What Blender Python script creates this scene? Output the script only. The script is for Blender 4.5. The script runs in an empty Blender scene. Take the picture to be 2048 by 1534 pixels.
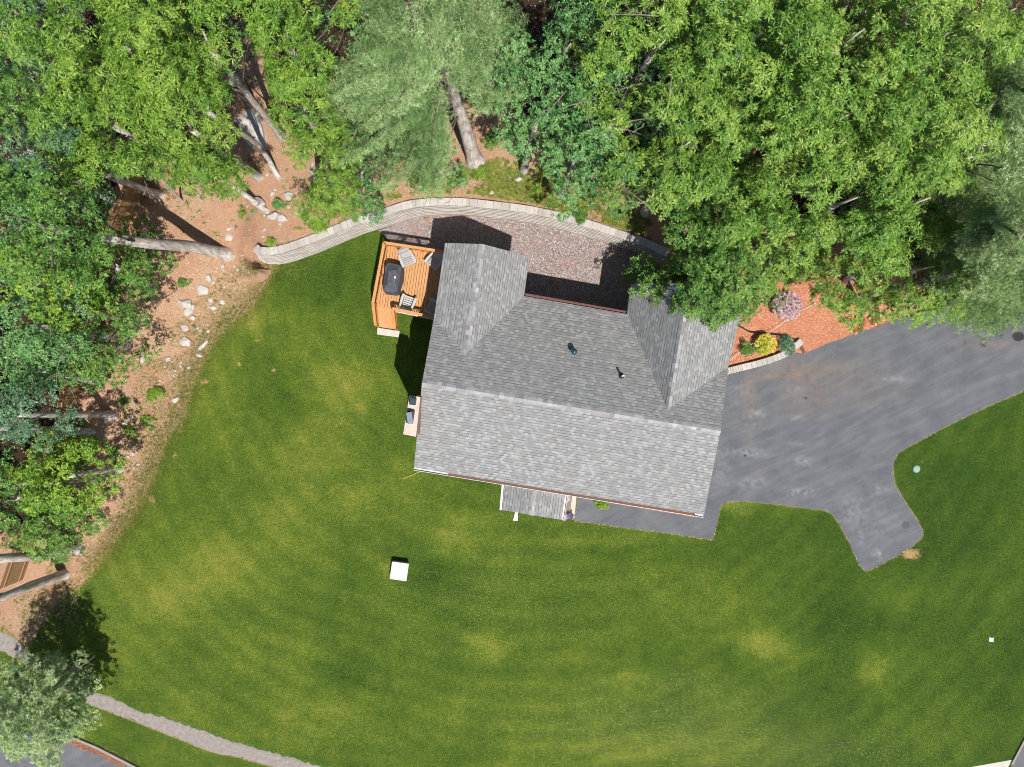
import bpy, bmesh, math, random
import numpy as np
from mathutils import Vector
from mathutils.geometry import delaunay_2d_cdt
random.seed(7); np.random.seed(7)
SC = bpy.context.scene
COL = SC.collection
# ------------------------------------------------------------------ camera, sky, sun, exposure
F, H = 1500.0, 39.5                 # focal length in photo pixels, camera height in metres
S0 = H / F
cam = bpy.data.cameras.new('camera'); cam.sensor_width = 36.0; cam.lens = 36.0 * F / 2048
cam.clip_start = 0.5; cam.clip_end = 2000
co = bpy.data.objects.new('camera', cam); COL.objects.link(co); co.location = (0, 0, H)
SC.camera = co
SHX, SHY = -0.215, 0.447              # shadow offset per metre of height
sun_dir = Vector((-SHX, -SHY, 1)).normalized()
elev = math.asin(sun_dir.z)
w = bpy.data.worlds.new('World'); SC.world = w; w.use_nodes = True
nt = w.node_tree; bg = nt.nodes['Background']
sky = nt.nodes.new('ShaderNodeTexSky'); sky.sky_type = 'NISHITA'; sky.sun_disc = False
sky.sun_elevation = elev; sky.sun_rotation = math.atan2(sun_dir.x, sun_dir.y)
nt.links.new(sky.outputs[0], bg.inputs[0]); bg.inputs[1].default_value = 0.075
sl = bpy.data.lights.new('sun', 'SUN'); sl.energy = 4.9; sl.angle = math.radians(0.5); sl.color = (1, 0.965, 0.9)
so = bpy.data.objects.new('sun', sl); COL.objects.link(so)
so.rotation_euler = sun_dir.to_track_quat('Z', 'Y').to_euler()
SC.view_settings.view_transform = 'Standard'; SC.view_settings.look = 'None'
SC.view_settings.exposure = 0.3; SC.view_settings.gamma = 1
SC.cycles.pixel_filter_type = 'BLACKMAN_HARRIS'; SC.cycles.filter_width = 1.0
SC.cycles.max_bounces = 6; SC.cycles.diffuse_bounces = 3; SC.cycles.transparent_max_bounces = 4

# ------------------------------------------------------------------ helpers
def P(px, py, h=0.0):
    k = (H - h) / F
    return Vector(((px - 1024) * k, (767 - py) * k, h))
def px_of(X, Y): return 1024 + X / S0, 767 - Y / S0
def C(r, g, b, k=0.72):
    f = lambda c: (c / 255 / 12.92 if c <= 10 else ((c / 255 + .055) / 1.055) ** 2.4) * k
    return (f(r), f(g), f(b), 1)
def tag(o, label=None, cat=None, group=None, kind=None):
    if label: o['label'] = label
    if cat: o['category'] = cat
    if group: o['group'] = group
    if kind: o['kind'] = kind
    return o
def empty(name, loc, rz=0):
    o = bpy.data.objects.new(name, None); COL.objects.link(o); o.location = loc; o.rotation_euler = (0, 0, rz)
    o.empty_display_size = .2
    return o
def link(name, me, mat=None, parent=None, world=True):
    o = bpy.data.objects.new(name, me); COL.objects.link(o)
    if mat is not None:
        for m in (mat if isinstance(mat, (list, tuple)) else [mat]): me.materials.append(m)
    if parent is not None:
        o.parent = parent
        if world: o.matrix_parent_inverse = Vector_inv(parent)
    return o
from mathutils import Matrix
def Vector_inv(p):
    m = Matrix.Identity(4); q = p
    M = Matrix.Translation(q.location) @ q.rotation_euler.to_matrix().to_4x4()
    if q.parent is not None and q.type != 'EMPTY': return Matrix.Identity(4)
    return M.inverted()
def mesh_np(name, V, faces_flat, nper, smooth=False, attrs=None):
    """V (n,3); faces_flat int array; nper = loops per face (const)"""
    me = bpy.data.meshes.new(name)
    nf = len(faces_flat) // nper
    me.vertices.add(len(V)); me.vertices.foreach_set('co', np.asarray(V, np.float32).ravel())
    me.loops.add(len(faces_flat)); me.loops.foreach_set('vertex_index', np.asarray(faces_flat, np.int32))
    me.polygons.add(nf); me.polygons.foreach_set('loop_start', np.arange(0, nf * nper, nper, dtype=np.int32))
    me.update(calc_edges=True)
    if attrs:
        for k, v in attrs.items():
            a = me.attributes.new(k, 'FLOAT', 'POINT'); a.data.foreach_set('value', np.asarray(v, np.float32))
    if smooth: me.polygons.foreach_set('use_smooth', np.ones(nf, bool))
    return me
class MB:
    """collects simple solids into one mesh"""
    def __init__(s): s.v = []; s.f = []; s.uv = []
    def add(s, vs, fs):
        b = len(s.v); s.v += [tuple(v) for v in vs]; s.f += [tuple(i + b for i in f) for f in fs]
    def box(s, c, size, rz=0, rx=0, ry=0):
        R = Matrix.Rotation(rz, 3, 'Z') @ Matrix.Rotation(ry, 3, 'Y') @ Matrix.Rotation(rx, 3, 'X')
        hx, hy, hz = size[0] / 2, size[1] / 2, size[2] / 2
        vs = [Vector(c) + R @ Vector((x * hx, y * hy, z * hz)) for x, y, z in
              ((-1, -1, -1), (1, -1, -1), (1, 1, -1), (-1, 1, -1), (-1, -1, 1), (1, -1, 1), (1, 1, 1), (-1, 1, 1))]
        s.add(vs, [(3, 2, 1, 0), (4, 5, 6, 7), (0, 1, 5, 4), (1, 2, 6, 5), (2, 3, 7, 6), (3, 0, 4, 7)])
        return s
    def bar(s, a, b, wdt, hgt, up=(0, 0, 1)):
        a = Vector(a); b = Vector(b); d = (b - a).normalized(); u = Vector(up)
        r = d.cross(u)
        if r.length < 1e-4: r = d.cross(Vector((1, 0, 0)))
        r.normalize(); u2 = r.cross(d).normalized()
        vs = []
        for p in (a, b):
            for sx, sz in ((-1, -1), (1, -1), (1, 1), (-1, 1)): vs.append(p + r * sx * wdt / 2 + u2 * sz * hgt / 2)
        s.add(vs, [(0, 1, 2, 3), (7, 6, 5, 4), (0, 4, 5, 1), (1, 5, 6, 2), (2, 6, 7, 3), (3, 7, 4, 0)])
        return s
    def prism(s, poly, z0, z1):
        n = len(poly)
        vs = [(p[0], p[1], z0) for p in poly] + [(p[0], p[1], z1) for p in poly]
        fs = [tuple(range(n - 1, -1, -1)), tuple(range(n, 2 * n))] + [(i, (i + 1) % n, n + (i + 1) % n, n + i) for i in range(n)]
        s.add(vs, fs); return s
    def tube(s, pts, rad, n=8, cap=True):
        b = len(s.v); m = len(pts)
        for i, p in enumerate(pts):
            p = Vector(p)
            d = (Vector(pts[min(i + 1, m - 1)]) - Vector(pts[max(i - 1, 0)])).normalized()
            r = d.cross(Vector((0.13, 1, 0.2))).normalized(); q = r.cross(d).normalized()
            for k in range(n):
                a = 2 * math.pi * k / n
                s.v.append(tuple(p + (r * math.cos(a) + q * math.sin(a)) * rad[i]))
        for i in range(m - 1):
            for k in range(n):
                k2 = (k + 1) % n
                s.f.append((b + i * n + k, b + i * n + k2, b + (i + 1) * n + k2, b + (i + 1) * n + k))
        if cap:
            s.f.append(tuple(b + k for k in range(n - 1, -1, -1))); s.f.append(tuple(b + (m - 1) * n + k for k in range(n)))
        return s
    def lathe(s, c, prof, n=16):
        b = len(s.v)
        for r, z in prof:
            for k in range(n):
                a = 2 * math.pi * k / n; s.v.append((c[0] + r * math.cos(a), c[1] + r * math.sin(a), c[2] + z))
        for i in range(len(prof) - 1):
            for k in range(n):
                k2 = (k + 1) % n; s.f.append((b + i * n + k, b + i * n + k2, b + (i + 1) * n + k2, b + (i + 1) * n + k))
        s.f.append(tuple(b + k for k in range(n - 1, -1, -1)))
        s.f.append(tuple(b + (len(prof) - 1) * n + k for k in range(n)))
        return s
    def build(s, name, mat, parent=None, world=True, bevel=0, smooth=False):
        me = bpy.data.meshes.new(name); me.from_pydata(s.v, [], s.f); me.update()
        if smooth: me.polygons.foreach_set('use_smooth', np.ones(len(me.polygons), bool))
        o = link(name, me, mat, parent, world)
        if bevel:
            m = o.modifiers.new('bevel', 'BEVEL'); m.width = bevel; m.segments = 2; m.limit_method = 'ANGLE'
        return o
# value noise
_perm = np.random.RandomState(3).rand(256, 256).astype(np.float64)
def vnoise(x, y):
    xi = np.floor(x).astype(int); yi = np.floor(y).astype(int); fx = x - xi; fy = y - yi
    fx = fx * fx * (3 - 2 * fx); fy = fy * fy * (3 - 2 * fy)
    g = lambda a, b: _perm[a % 256, b % 256]
    return (g(xi, yi) * (1 - fx) + g(xi + 1, yi) * fx) * (1 - fy) + (g(xi, yi + 1) * (1 - fx) + g(xi + 1, yi + 1) * fx) * fy
def fbm(x, y, o=4):
    r = 0; a = .5
    for i in range(o): r = r + a * vnoise(x * 2 ** i + 17 * i, y * 2 ** i + 31 * i); a *= .5
    return r / (1 - .5 ** o)
def sstep(a, b, x):
    t = np.clip((x - a) / (b - a), 0, 1); return t * t * (3 - 2 * t)
def seg_dist(X, Y, poly, closed=True):
    X = np.asarray(X, float); Y = np.asarray(Y, float); d = np.full(X.shape, 1e9); n = len(poly)
    for i in range(n if closed else n - 1):
        ax, ay = poly[i][:2]; bx, by = poly[(i + 1) % n][:2]
        vx, vy = bx - ax, by - ay; L = vx * vx + vy * vy + 1e-12
        t = np.clip(((X - ax) * vx + (Y - ay) * vy) / L, 0, 1)
        d = np.minimum(d, np.hypot(X - ax - t * vx, Y - ay - t * vy))
    return d
def inside(X, Y, poly):
    X = np.asarray(X, float); Y = np.asarray(Y, float); r = np.zeros(X.shape, bool); n = len(poly)
    for i in range(n):
        ax, ay = poly[i][:2]; bx, by = poly[(i + 1) % n][:2]
        c = ((ay > Y) != (by > Y)) & (X < (bx - ax) * (Y - ay) / ((by - ay) if by != ay else 1e-9) + ax)
        r ^= c
    return r
def GP(lst, h=0): return [tuple(P(x, y, h)[:2]) for x, y in lst]
def smooth_line(pts, n=4, closed=False):
    out = []; m = len(pts)
    rng = range(m if closed else m - 1)
    for i in rng:
        p = [np.array(pts[(i + k) % m] if closed else pts[min(max(i + k, 0), m - 1)], float) for k in (-1, 0, 1, 2)]
        for j in range(n):
            t = j / n
            out.append(tuple(.5 * ((2 * p[1]) + (-p[0] + p[2]) * t + (2 * p[0] - 5 * p[1] + 4 * p[2] - p[3]) * t ** 2 + (-p[0] + 3 * p[1] - 3 * p[2] + p[3]) * t ** 3)))
    if not closed: out.append(tuple(pts[-1]))
    return out
def resample(pts, step, closed=True, jit=0.0, seed=0):
    rs = np.random.RandomState(seed); out = []; n = len(pts)
    for i in range(n if closed else n - 1):
        a = np.array(pts[i][:2], float); b = np.array(pts[(i + 1) % n][:2], float); L = np.linalg.norm(b - a)
        if L < 1e-6: continue
        k = max(1, int(L / step)); nrm = np.array((-(b - a)[1], (b - a)[0])) / L
        for j in range(k):
            p = a + (b - a) * j / k
            out.append(tuple(p + nrm * jit * (rs.rand() - .5) * 2))
    return out
def cdt_mesh(name, poly, step, z, mat, attrfn=None, kind='structure', zfn=None):
    xs = [p[0] for p in poly]; ys = [p[1] for p in poly]
    gx, gy = np.meshgrid(np.arange(min(xs), max(xs), step), np.arange(min(ys), max(ys), step))
    gx = (gx + (np.random.rand(*gx.shape) - .5) * step * .3).ravel(); gy = (gy + (np.random.rand(*gy.shape) - .5) * step * .3).ravel()
    m = inside(gx, gy, poly) & (seg_dist(gx, gy, poly) > step * .35)
    vs = [Vector(p) for p in poly] + [Vector((a, b)) for a, b in zip(gx[m], gy[m])]
    n = len(poly)
    r = delaunay_2d_cdt(vs, [(i, (i + 1) % n) for i in range(n)], [list(range(n))], 2, 1e-5)
    V = np.array([(v[0], v[1], z) for v in r[0]]); Fc = [f for f in r[2] if len(f) == 3]
    cx = np.array([V[list(f)].mean(0) for f in Fc]); ins = inside(cx[:, 0], cx[:, 1], poly)
    Fc = np.array([f for f, i in zip(Fc, ins) if i])
    a = V[Fc[:, 0]]; b = V[Fc[:, 1]]; c = V[Fc[:, 2]]
    cr = (b[:, 0] - a[:, 0]) * (c[:, 1] - a[:, 1]) - (b[:, 1] - a[:, 1]) * (c[:, 0] - a[:, 0])
    Fc[cr < 0] = Fc[cr < 0][:, ::-1]
    if zfn is not None: V[:, 2] += zfn(V[:, 0], V[:, 1])
    me = mesh_np(name, V, Fc.ravel(), 3, attrs=attrfn(V[:, 0], V[:, 1]) if attrfn else None)
    o = link(name, me, mat)
    if kind: o['kind'] = kind
    return o
# ------------------------------------------------------------------ material helpers
class NT:
    def __init__(s, name):
        s.m = bpy.data.materials.new(name); s.m.use_nodes = True; s.t = s.m.node_tree
        s.b = s.t.nodes['Principled BSDF']; s.b.inputs['Roughness'].default_value = .8
        s.b.inputs['Specular IOR Level'].default_value = .25
        s.out = s.t.nodes['Material Output']
        s._co = None
    def n(s, typ, **kw):
        x = s.t.nodes.new(typ)
        for k, v in kw.items(): setattr(x, k, v)
        return x
    def l(s, a, b): s.t.links.new(a, b)
    def set(s, sock, v):
        if hasattr(v, 'is_linked') or hasattr(v, 'links'): s.l(v, sock)
        else: sock.default_value = v
    def co(s, kind='Object'):
        if s._co is None: s._co = s.n('ShaderNodeTexCoord')
        return s._co.outputs[kind]
    def noise(s, scale, detail=4, rough=.55, vec=None, dist=0):
        x = s.n('ShaderNodeTexNoise'); x.inputs['Scale'].default_value = scale; x.inputs['Detail'].default_value = detail
        x.inputs['Roughness'].default_value = rough; x.inputs['Distortion'].default_value = dist
        s.l(vec if vec is not None else s.co(), x.inputs['Vector']); return x.outputs[0]
    def vor(s, scale, vec=None, out='Color', feat='F1', rnd=1):
        x = s.n('ShaderNodeTexVoronoi', feature=feat); x.inputs['Scale'].default_value = scale; x.inputs['Randomness'].default_value = rnd
        s.l(vec if vec is not None else s.co(), x.inputs['Vector']); return x.outputs[out]
    def ramp(s, v, stops, interp='LINEAR'):
        x = s.n('ShaderNodeValToRGB'); x.color_ramp.interpolation = interp; e = x.color_ramp.elements
        while len(e) < len(stops): e.new(.5)
        for i, (p, c) in enumerate(stops): e[i].position = p; e[i].color = c if len(c) == 4 else (*c, 1)
        s.l(v, x.inputs[0]); return x.outputs[0]
    def mix(s, f, a, b, mode='MIX'):
        x = s.n('ShaderNodeMix', data_type='RGBA', blend_type=mode)
        s.set(x.inputs[0], f); s.set(x.inputs[6], a); s.set(x.inputs[7], b); return x.outputs[2]
    def math(s, op, a, b=0.0, clamp=False):
        x = s.n('ShaderNodeMath', operation=op); x.use_clamp = clamp
        s.set(x.inputs[0], a); s.set(x.inputs[1], b); return x.outputs[0]
    def mr(s, v, a, b, c=0.0, d=1.0):
        x = s.n('ShaderNodeMapRange'); s.set(x.inputs[0], v)
        for i, q in enumerate((a, b, c, d)): x.inputs[i + 1].default_value = q
        return x.outputs[0]
    def attr(s, name):
        x = s.n('ShaderNodeAttribute'); x.attribute_name = name; return x.outputs['Fac']
    def scalevec(s, v, sc):
        x = s.n('ShaderNodeMapping'); x.inputs['Scale'].default_value = sc; s.l(v, x.inputs[0]); return x.outputs[0]
    def bump(s, h, strength=.3, dist=.02):
        x = s.n('ShaderNodeBump'); x.inputs['Strength'].default_value = strength; x.inputs['Distance'].default_value = dist
        s.l(h, x.inputs['Height']); s.l(x.outputs[0], s.b.inputs['Normal'])
    def col(s, c): s.set(s.b.inputs['Base Color'], c)
    def rough(s, r, spec=.25): s.set(s.b.inputs['Roughness'], r); s.b.inputs['Specular IOR Level'].default_value = spec
def simple(name, c, var=.15, scale=8, rough=.7, spec=.3, bump=0, metal=0):
    t = NT(name); n = t.noise(scale, 5)
    d = tuple(x * (1 - var) for x in c[:3]) + (1,); e = tuple(min(1, x * (1 + var)) for x in c[:3]) + (1,)
    t.col(t.ramp(n, [(.3, d), (.7, e)])); t.rough(rough, spec); t.b.inputs['Metallic'].default_value = metal
    if bump: t.bump(t.noise(scale * 4, 4), bump)
    return t.m
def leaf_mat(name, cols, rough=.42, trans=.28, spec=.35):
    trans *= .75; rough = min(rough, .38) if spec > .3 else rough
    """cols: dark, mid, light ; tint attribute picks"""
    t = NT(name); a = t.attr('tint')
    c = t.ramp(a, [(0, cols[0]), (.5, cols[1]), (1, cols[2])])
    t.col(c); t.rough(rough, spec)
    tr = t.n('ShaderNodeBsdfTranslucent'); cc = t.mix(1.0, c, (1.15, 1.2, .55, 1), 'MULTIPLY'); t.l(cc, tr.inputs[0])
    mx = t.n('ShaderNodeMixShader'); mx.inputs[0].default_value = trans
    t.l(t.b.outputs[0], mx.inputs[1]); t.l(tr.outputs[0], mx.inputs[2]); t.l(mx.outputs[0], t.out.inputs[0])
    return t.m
M = {}
# lawn: 'dry' (0 lush .. 1 dry), 'edge' (1 at bare edge)
t = NT('lawn'); n1 = t.noise(14, 5, .65); n2 = t.noise(2.2, 4, .6); n3 = t.noise(55, 3, .7)
v = t.math('ADD', t.math('MULTIPLY', t.attr('dry'), .95), t.math('MULTIPLY', t.math('SUBTRACT', n2, .5), .4))
v = t.math('ADD', v, t.math('MULTIPLY', t.math('SUBTRACT', n1, .5), .9))
v = t.math('ADD', v, t.math('MULTIPLY', t.math('SUBTRACT', t.noise(6.5, 6, .8), .5), 1.1))
c = t.ramp(v, [(0, C(50, 78, 22)), (.28, C(74, 100, 30)), (.5, C(99, 119, 40)), (.72, C(130, 138, 55)), (1, C(172, 158, 86))])
c = t.mix(t.mr(t.noise(20, 3, .75), .32, .7), t.mix(1, c, (.5, .56, .5, 1), 'MULTIPLY'), t.mix(1, c, (1.5, 1.42, 1.4, 1), 'MULTIPLY'))
c = t.mix(t.mr(n3, .3, .75), t.mix(1, c, (.6, .65, .6, 1), 'MULTIPLY'), t.mix(1, c, (1.4, 1.34, 1.3, 1), 'MULTIPLY'))
e = t.math('ADD', t.attr('edge'), t.math('MULTIPLY', t.math('SUBTRACT', t.noise(9, 5, .7), .5), 1.3))
c = t.mix(t.mr(e, .45, .8), c, t.ramp(t.noise(30, 4, .7), [(.3, C(150, 115, 72)), (.55, C(205, 165, 120)), (.75, C(150, 150, 70))]))
wn = t.noise(16, 1, .5); c = t.mix(t.math('MULTIPLY', t.mr(wn, .62, .7), t.attr('speck')), c, C(196, 190, 150))
t.col(c); t.rough(.9, .15); t.bump(n3, .55, .04); M['lawn'] = t.m
# soil of the bank: 'tan' 0 litter..1 sand, 'weed'
t = NT('soil'); n1 = t.noise(9, 6, .7); n2 = t.noise(45, 3, .7); a = t.attr('tan')
lit = t.ramp(t.noise(30, 5, .8), [(.28, C(118, 88, 70)), (.42, C(192, 144, 112)), (.54, C(230, 186, 152)), (.68, C(252, 232, 212))])
lit = t.mix(t.mr(t.noise(1.3, 5, .6), .4, .65, 0, .8), lit, t.mix(1, lit, (1.02, .93, .88, 1), 'MULTIPLY'))
lit = t.mix(t.attr('humus_shade'), lit, t.mix(1, lit, (.11, .12, .11, 1), 'MULTIPLY'))  # dark humus, with deep shade under the crowns painted into the colour
san = t.ramp(n1, [(.25, C(200, 152, 118)), (.5, C(224, 184, 148)), (.75, C(240, 214, 184))])
san = t.mix(t.mr(n2, .55, .75), san, C(190, 118, 84))
f = t.mr(t.math('ADD', a, t.math('MULTIPLY', t.math('SUBTRACT', t.noise(2.5, 5, .65), .5), 1.3)), .35, .65)
c = t.mix(f, lit, san)
sp = t.vor(22, out='Color'); spx = t.n('ShaderNodeSeparateColor'); t.l(sp, spx.inputs[0])
c = t.mix(t.mr(spx.outputs[0], .965, .975), c, C(238, 222, 205))
wd = t.math('ADD', t.attr('weed'), t.math('MULTIPLY', t.math('SUBTRACT', t.noise(6, 6, .75), .5), 2.2))
c = t.mix(t.mr(wd, .75, 1.0), c, t.ramp(t.noise(40, 4, .7), [(.35, C(88, 104, 34)), (.6, C(150, 146, 60)), (.75, C(196, 176, 90))]))
t.col(c); t.rough(.95, .1); t.bump(t.noise(12, 6, .75), 1.0, .14); M['soil'] = t.m
# mulch
t = NT('mulch'); vv = t.vor(24, t.scalevec(t.co(), (1, 1.7, 1))); s3 = t.n('ShaderNodeSeparateColor'); t.l(vv, s3.inputs[0])
c = t.ramp(s3.outputs[0], [(0, C(166, 102, 74)), (.4, C(212, 136, 100)), (.75, C(230, 164, 128)), (1, C(242, 202, 172))])
c = t.mix(t.mr(t.noise(3, 4), .35, .7, 0, .4), c, C(196, 122, 90)); t.col(c); t.rough(.9, .1); t.bump(s3.outputs[1], .8, .04); M['mulch'] = t.m
# gravel
t = NT('gravel'); vv = t.vor(26); s3 = t.n('ShaderNodeSeparateColor'); t.l(vv, s3.inputs[0])
c = t.ramp(s3.outputs[0], [(0, C(104, 96, 98)), (.35, C(156, 146, 147)), (.6, C(190, 180, 178)), (.8, C(204, 166, 148)), (1, C(244, 238, 236))])
c = t.mix(t.mr(t.noise(1.2, 5, .6), .5, .72, 0, .45), c, C(186, 128, 98)); 
c = t.mix(t.mr(t.vor(26, out='Distance'), .35, .8, 0, .6), c, C(70, 60, 58)); t.col(c); t.rough(.85, .2); t.bump(t.vor(26, out='Distance'), -1.0, .04); M['gravel'] = t.m
# asphalt: attributes light, brown, dark
t = NT('asphalt'); n1 = t.noise(.9, 6, .6); n3 = t.noise(70, 3, .8)
c = t.ramp(n1, [(.3, C(94, 97, 105)), (.55, C(107, 109, 115)), (.75, C(119, 119, 122))])
mp_ = t.n('ShaderNodeMapping'); mp_.inputs['Rotation'].default_value = (0, 0, math.radians(-25)); t.l(t.co(), mp_.inputs[0]); mrot = t.scalevec(mp_.outputs[0], (.25, 1.7, 1))
st = t.noise(1.6, 6, .6, mrot)
c = t.mix(t.mr(st, .45, .7, 0, .28), c, C(150, 148, 146))
c = t.mix(t.math('MULTIPLY', t.attr('brown'), t.mr(t.noise(3, 5, .6), .3, .7)), c, C(150, 128, 108))
c = t.mix(t.math('MULTIPLY', t.attr('light'), t.mr(t.noise(3.5, 6, .7), .4, .65, 0, .85)), c, C(172, 172, 175))
c = t.mix(t.mr(t.math('ADD', t.attr('dark'), t.math('MULTIPLY', t.math('SUBTRACT', t.noise(9, 4, .7), .5), 1.2)), .45, .65), c, C(52, 50, 54))
c = t.mix(t.mr(n3, .3, .75), t.mix(1, c, (.86, .86, .86, 1), 'MULTIPLY'), t.mix(1, c, (1.14, 1.14, 1.14, 1), 'MULTIPLY'))
c = t.mix(t.mr(t.noise(60, 0), .79, .83), c, C(205, 200, 190)); t.col(c); t.rough(.8, .3); t.bump(n3, .3, .01); M['asphalt'] = t.m
# old path
t = NT('old_path'); n3 = t.noise(50, 4, .8)
c = t.ramp(t.noise(5, 6, .7), [(.3, C(146, 136, 130)), (.6, C(172, 162, 156)), (.8, C(192, 184, 176))])
cr = t.vor(1.6, t.co(), 'Distance', 'DISTANCE_TO_EDGE'); crn = t.math('ADD', cr, t.math('MULTIPLY', t.noise(10, 4), .02))
c = t.mix(t.mr(crn, .006, .02), C(126, 120, 108), c)
c = t.mix(t.mr(n3, .3, .75), t.mix(1, c, (.84, .84, .84, 1), 'MULTIPLY'), t.mix(1, c, (1.14, 1.14, 1.14, 1), 'MULTIPLY'))
t.col(c); t.rough(.9, .15); t.bump(n3, .3, .01); M['old_path'] = t.m
M['concrete'] = simple('concrete', C(214, 208, 196), .08, 3, .85, .2, .2)
M['kerb'] = simple('kerb', C(162, 156, 148), .15, 6, .9, .2, .2)
# shingles (uv in metres)
def shingle(name, base, contrast=1.0):
    t = NT(name); uv = t.co('UV')
    def brick(w_, h_, off, c1, c2, seed):
        b = t.n('ShaderNodeTexBrick'); b.offset = off; b.inputs['Scale'].default_value = 1
        b.inputs['Brick Width'].default_value = w_; b.inputs['Row Height'].default_value = h_
        b.inputs['Mortar Size'].default_value = .0; b.inputs['Color1'].default_value = c1; b.inputs['Color2'].default_value = c2
        mp = t.n('ShaderNodeMapping'); mp.inputs['Location'].default_value = (seed, 0, 0); t.l(uv, mp.inputs[0]); t.l(mp.outputs[0], b.inputs[0])
        return b.outputs[0]
    r = base
    dk = tuple(x * (1 - .30 * contrast) for x in r[:3]) + (1,); lt = tuple(x * (1 + .26 * contrast) for x in r[:3]) + (1,)
    BK, WT = (0, 0, 0, 1), (1, 1, 1, 1)
    ra = brick(.165, .142, .43, BK, WT, 0); rb = brick(.31, .142, .6, BK, WT, 3.37)
    c = t.mix(ra, dk, lt); c = t.mix(t.mr(rb, .0, .3, .55, 0), c, tuple(x * (1 - .42 * contrast) for x in r[:3]) + (1,))
    c = t.mix(t.mr(ra, .80, .86, 0, .75), c, tuple(min(1, x * (1 + .45 * contrast)) for x in r[:3]) + (1,))
    sx = t.n('ShaderNodeSeparateXYZ'); t.l(uv, sx.inputs[0])
    fr = t.math('FRACT', t.math('DIVIDE', sx.outputs[1], .142))
    rd = brick(.24, .142, .37, BK, WT, 7.7)
    c = t.mix(t.math('MULTIPLY', t.mr(fr, .1, .34, .75, 0), t.mr(rd, .15, .7, .35, 1)), c, (.045, .045, .05, 1))
    c = t.mix(t.mr(t.noise(.5, 5, .6), .35, .65, 0, .22), c, tuple(x * .8 for x in r[:3]) + (1,))
    c = t.mix(t.mr(t.noise(90, 3, .8), .3, .7), t.mix(1, c, (.88, .88, .88, 1), 'MULTIPLY'), t.mix(1, c, (1.1, 1.1, 1.08, 1), 'MULTIPLY'))
    c = t.mix(t.mr(t.noise(2.3, 5, .6), .55, .75, 0, .2), c, C(150, 142, 120))
    t.col(c); t.rough(.95, .15); t.bump(fr, -.6, .02); return t.m
M['shingle'] = shingle('shingle', C(163, 163, 164), .6)
t = NT('ridge_shingle'); w3 = t.n('ShaderNodeTexWhiteNoise', noise_dimensions='2D'); t.l(t.co('UV'), w3.inputs['Vector'])
t.col(t.ramp(w3.outputs[0], [(0, C(140, 138, 140)), (.5, C(172, 170, 172)), (.85, C(182, 180, 182)), (1, C(202, 200, 202))])); t.rough(.95, .15); M['ridge_shingle'] = t.m
M['white'] = simple('white_paint', C(226, 226, 222, .72), .04, 6, .5, .4)
M['fascia'] = simple('fascia_red', C(122, 82, 76), .15, 8, .7)
M['siding'] = simple('siding', C(190, 184, 170), .06, 2, .8)
M['debris'] = simple('gutter_debris', C(128, 92, 76), .35, 30, .95)
t = NT('cedar'); sv = t.scalevec(t.co('Object'), (1, 1, 1)); g = t.noise(3, 5, .6, t.scalevec(t.co(), (6, 1, 1)))
c = t.ramp(g, [(.3, C(200, 142, 90)), (.5, C(216, 160, 106)), (.7, C(228, 178, 128))]); t.col(c); t.rough(.6, .3); M['cedar'] = t.m
M['cedar_rail'] = simple('cedar_rail', C(222, 158, 98), .15, 12, .6)
M['stairwood'] = simple('stair_boards', C(150, 128, 118), .2, 12, .7)
M['chairplastic'] = simple('chair_plastic', C(196, 194, 194, .75), .04, 6, .45, .4)
M['chair_grey'] = simple('chair_grey', C(120, 134, 150), .05, 6, .5, .4)
M['cover'] = simple('grill_cover_cloth', C(92, 94, 104), .2, 5, .75, .3, .4)
M['red'] = simple('red_print', C(190, 40, 40), .05); M['black'] = simple('black_plastic', C(40, 42, 46), .2, 6, .5)
M['teal'] = simple('teal_metal', C(40, 84, 98), .2, 8, .4, .5, 0, .3)
M['metal'] = simple('galvanised', C(196, 206, 214), .08, 9, .35, .5, 0, .6)
M['darkmetal'] = simple('dark_metal', C(60, 64, 72), .2, 9, .45, .5, 0, .5)
M['green_lid'] = simple('green_lid', C(150, 182, 158), .08, 8, .6)
t = NT('chimney_stone'); c = t.ramp(t.vor(7, out='Color'), [(0, C(146, 104, 88)), (.5, C(176, 138, 118)), (1, C(198, 168, 150))])
c = t.mix(t.mr(t.vor(7, out='Distance', feat='DISTANCE_TO_EDGE'), .02, .05), C(190, 180, 170), c); t.col(c); M['stone'] = t.m
M['crown_conc'] = simple('chimney_crown_concrete', C(226, 204, 190), .16, 5, .9, .2, .3)
t = NT('wall_block'); uv = t.co('UV'); b = t.n('ShaderNodeTexBrick'); t.l(uv, b.inputs[0]); b.inputs['Scale'].default_value = 1
b.inputs['Brick Width'].default_value = .45; b.inputs['Row Height'].default_value = .2; b.inputs['Mortar Size'].default_value = .004
b.inputs['Color1'].default_value = C(218, 210, 202); b.inputs['Color2'].default_value = C(182, 173, 166); b.inputs['Mortar'].default_value = C(150, 140, 132)
nn = t.noise(7, 6, .7); c = t.mix(t.mr(nn, .3, .7, 0, .4), b.outputs[0], C(228, 222, 214)); c = t.mix(t.mr(t.noise(14, 5, .7, t.scalevec(t.co(), (.5, .5, 2))), .52, .72, 0, .55), c, C(150, 140, 132))
sx = t.n('ShaderNodeSeparateXYZ'); t.l(uv, sx.inputs[0]); fr = t.math('FRACT', t.math('ADD', t.math('DIVIDE', sx.outputs[1], .2), .001))
c = t.mix(t.math('MULTIPLY', t.mr(fr, .12, .3, 1, 0), t.mr(t.noise(6, 5, .75), .4, .62, 0, .75)), c, C(104, 94, 90))
t.col(c); t.rough(.95, .1); t.bump(t.noise(20, 5, .7), .7, .04); M['block'] = t.m
t = NT('bark'); n1 = t.noise(6, 6, .7, t.scalevec(t.co(), (1, 1, .25)))
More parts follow.
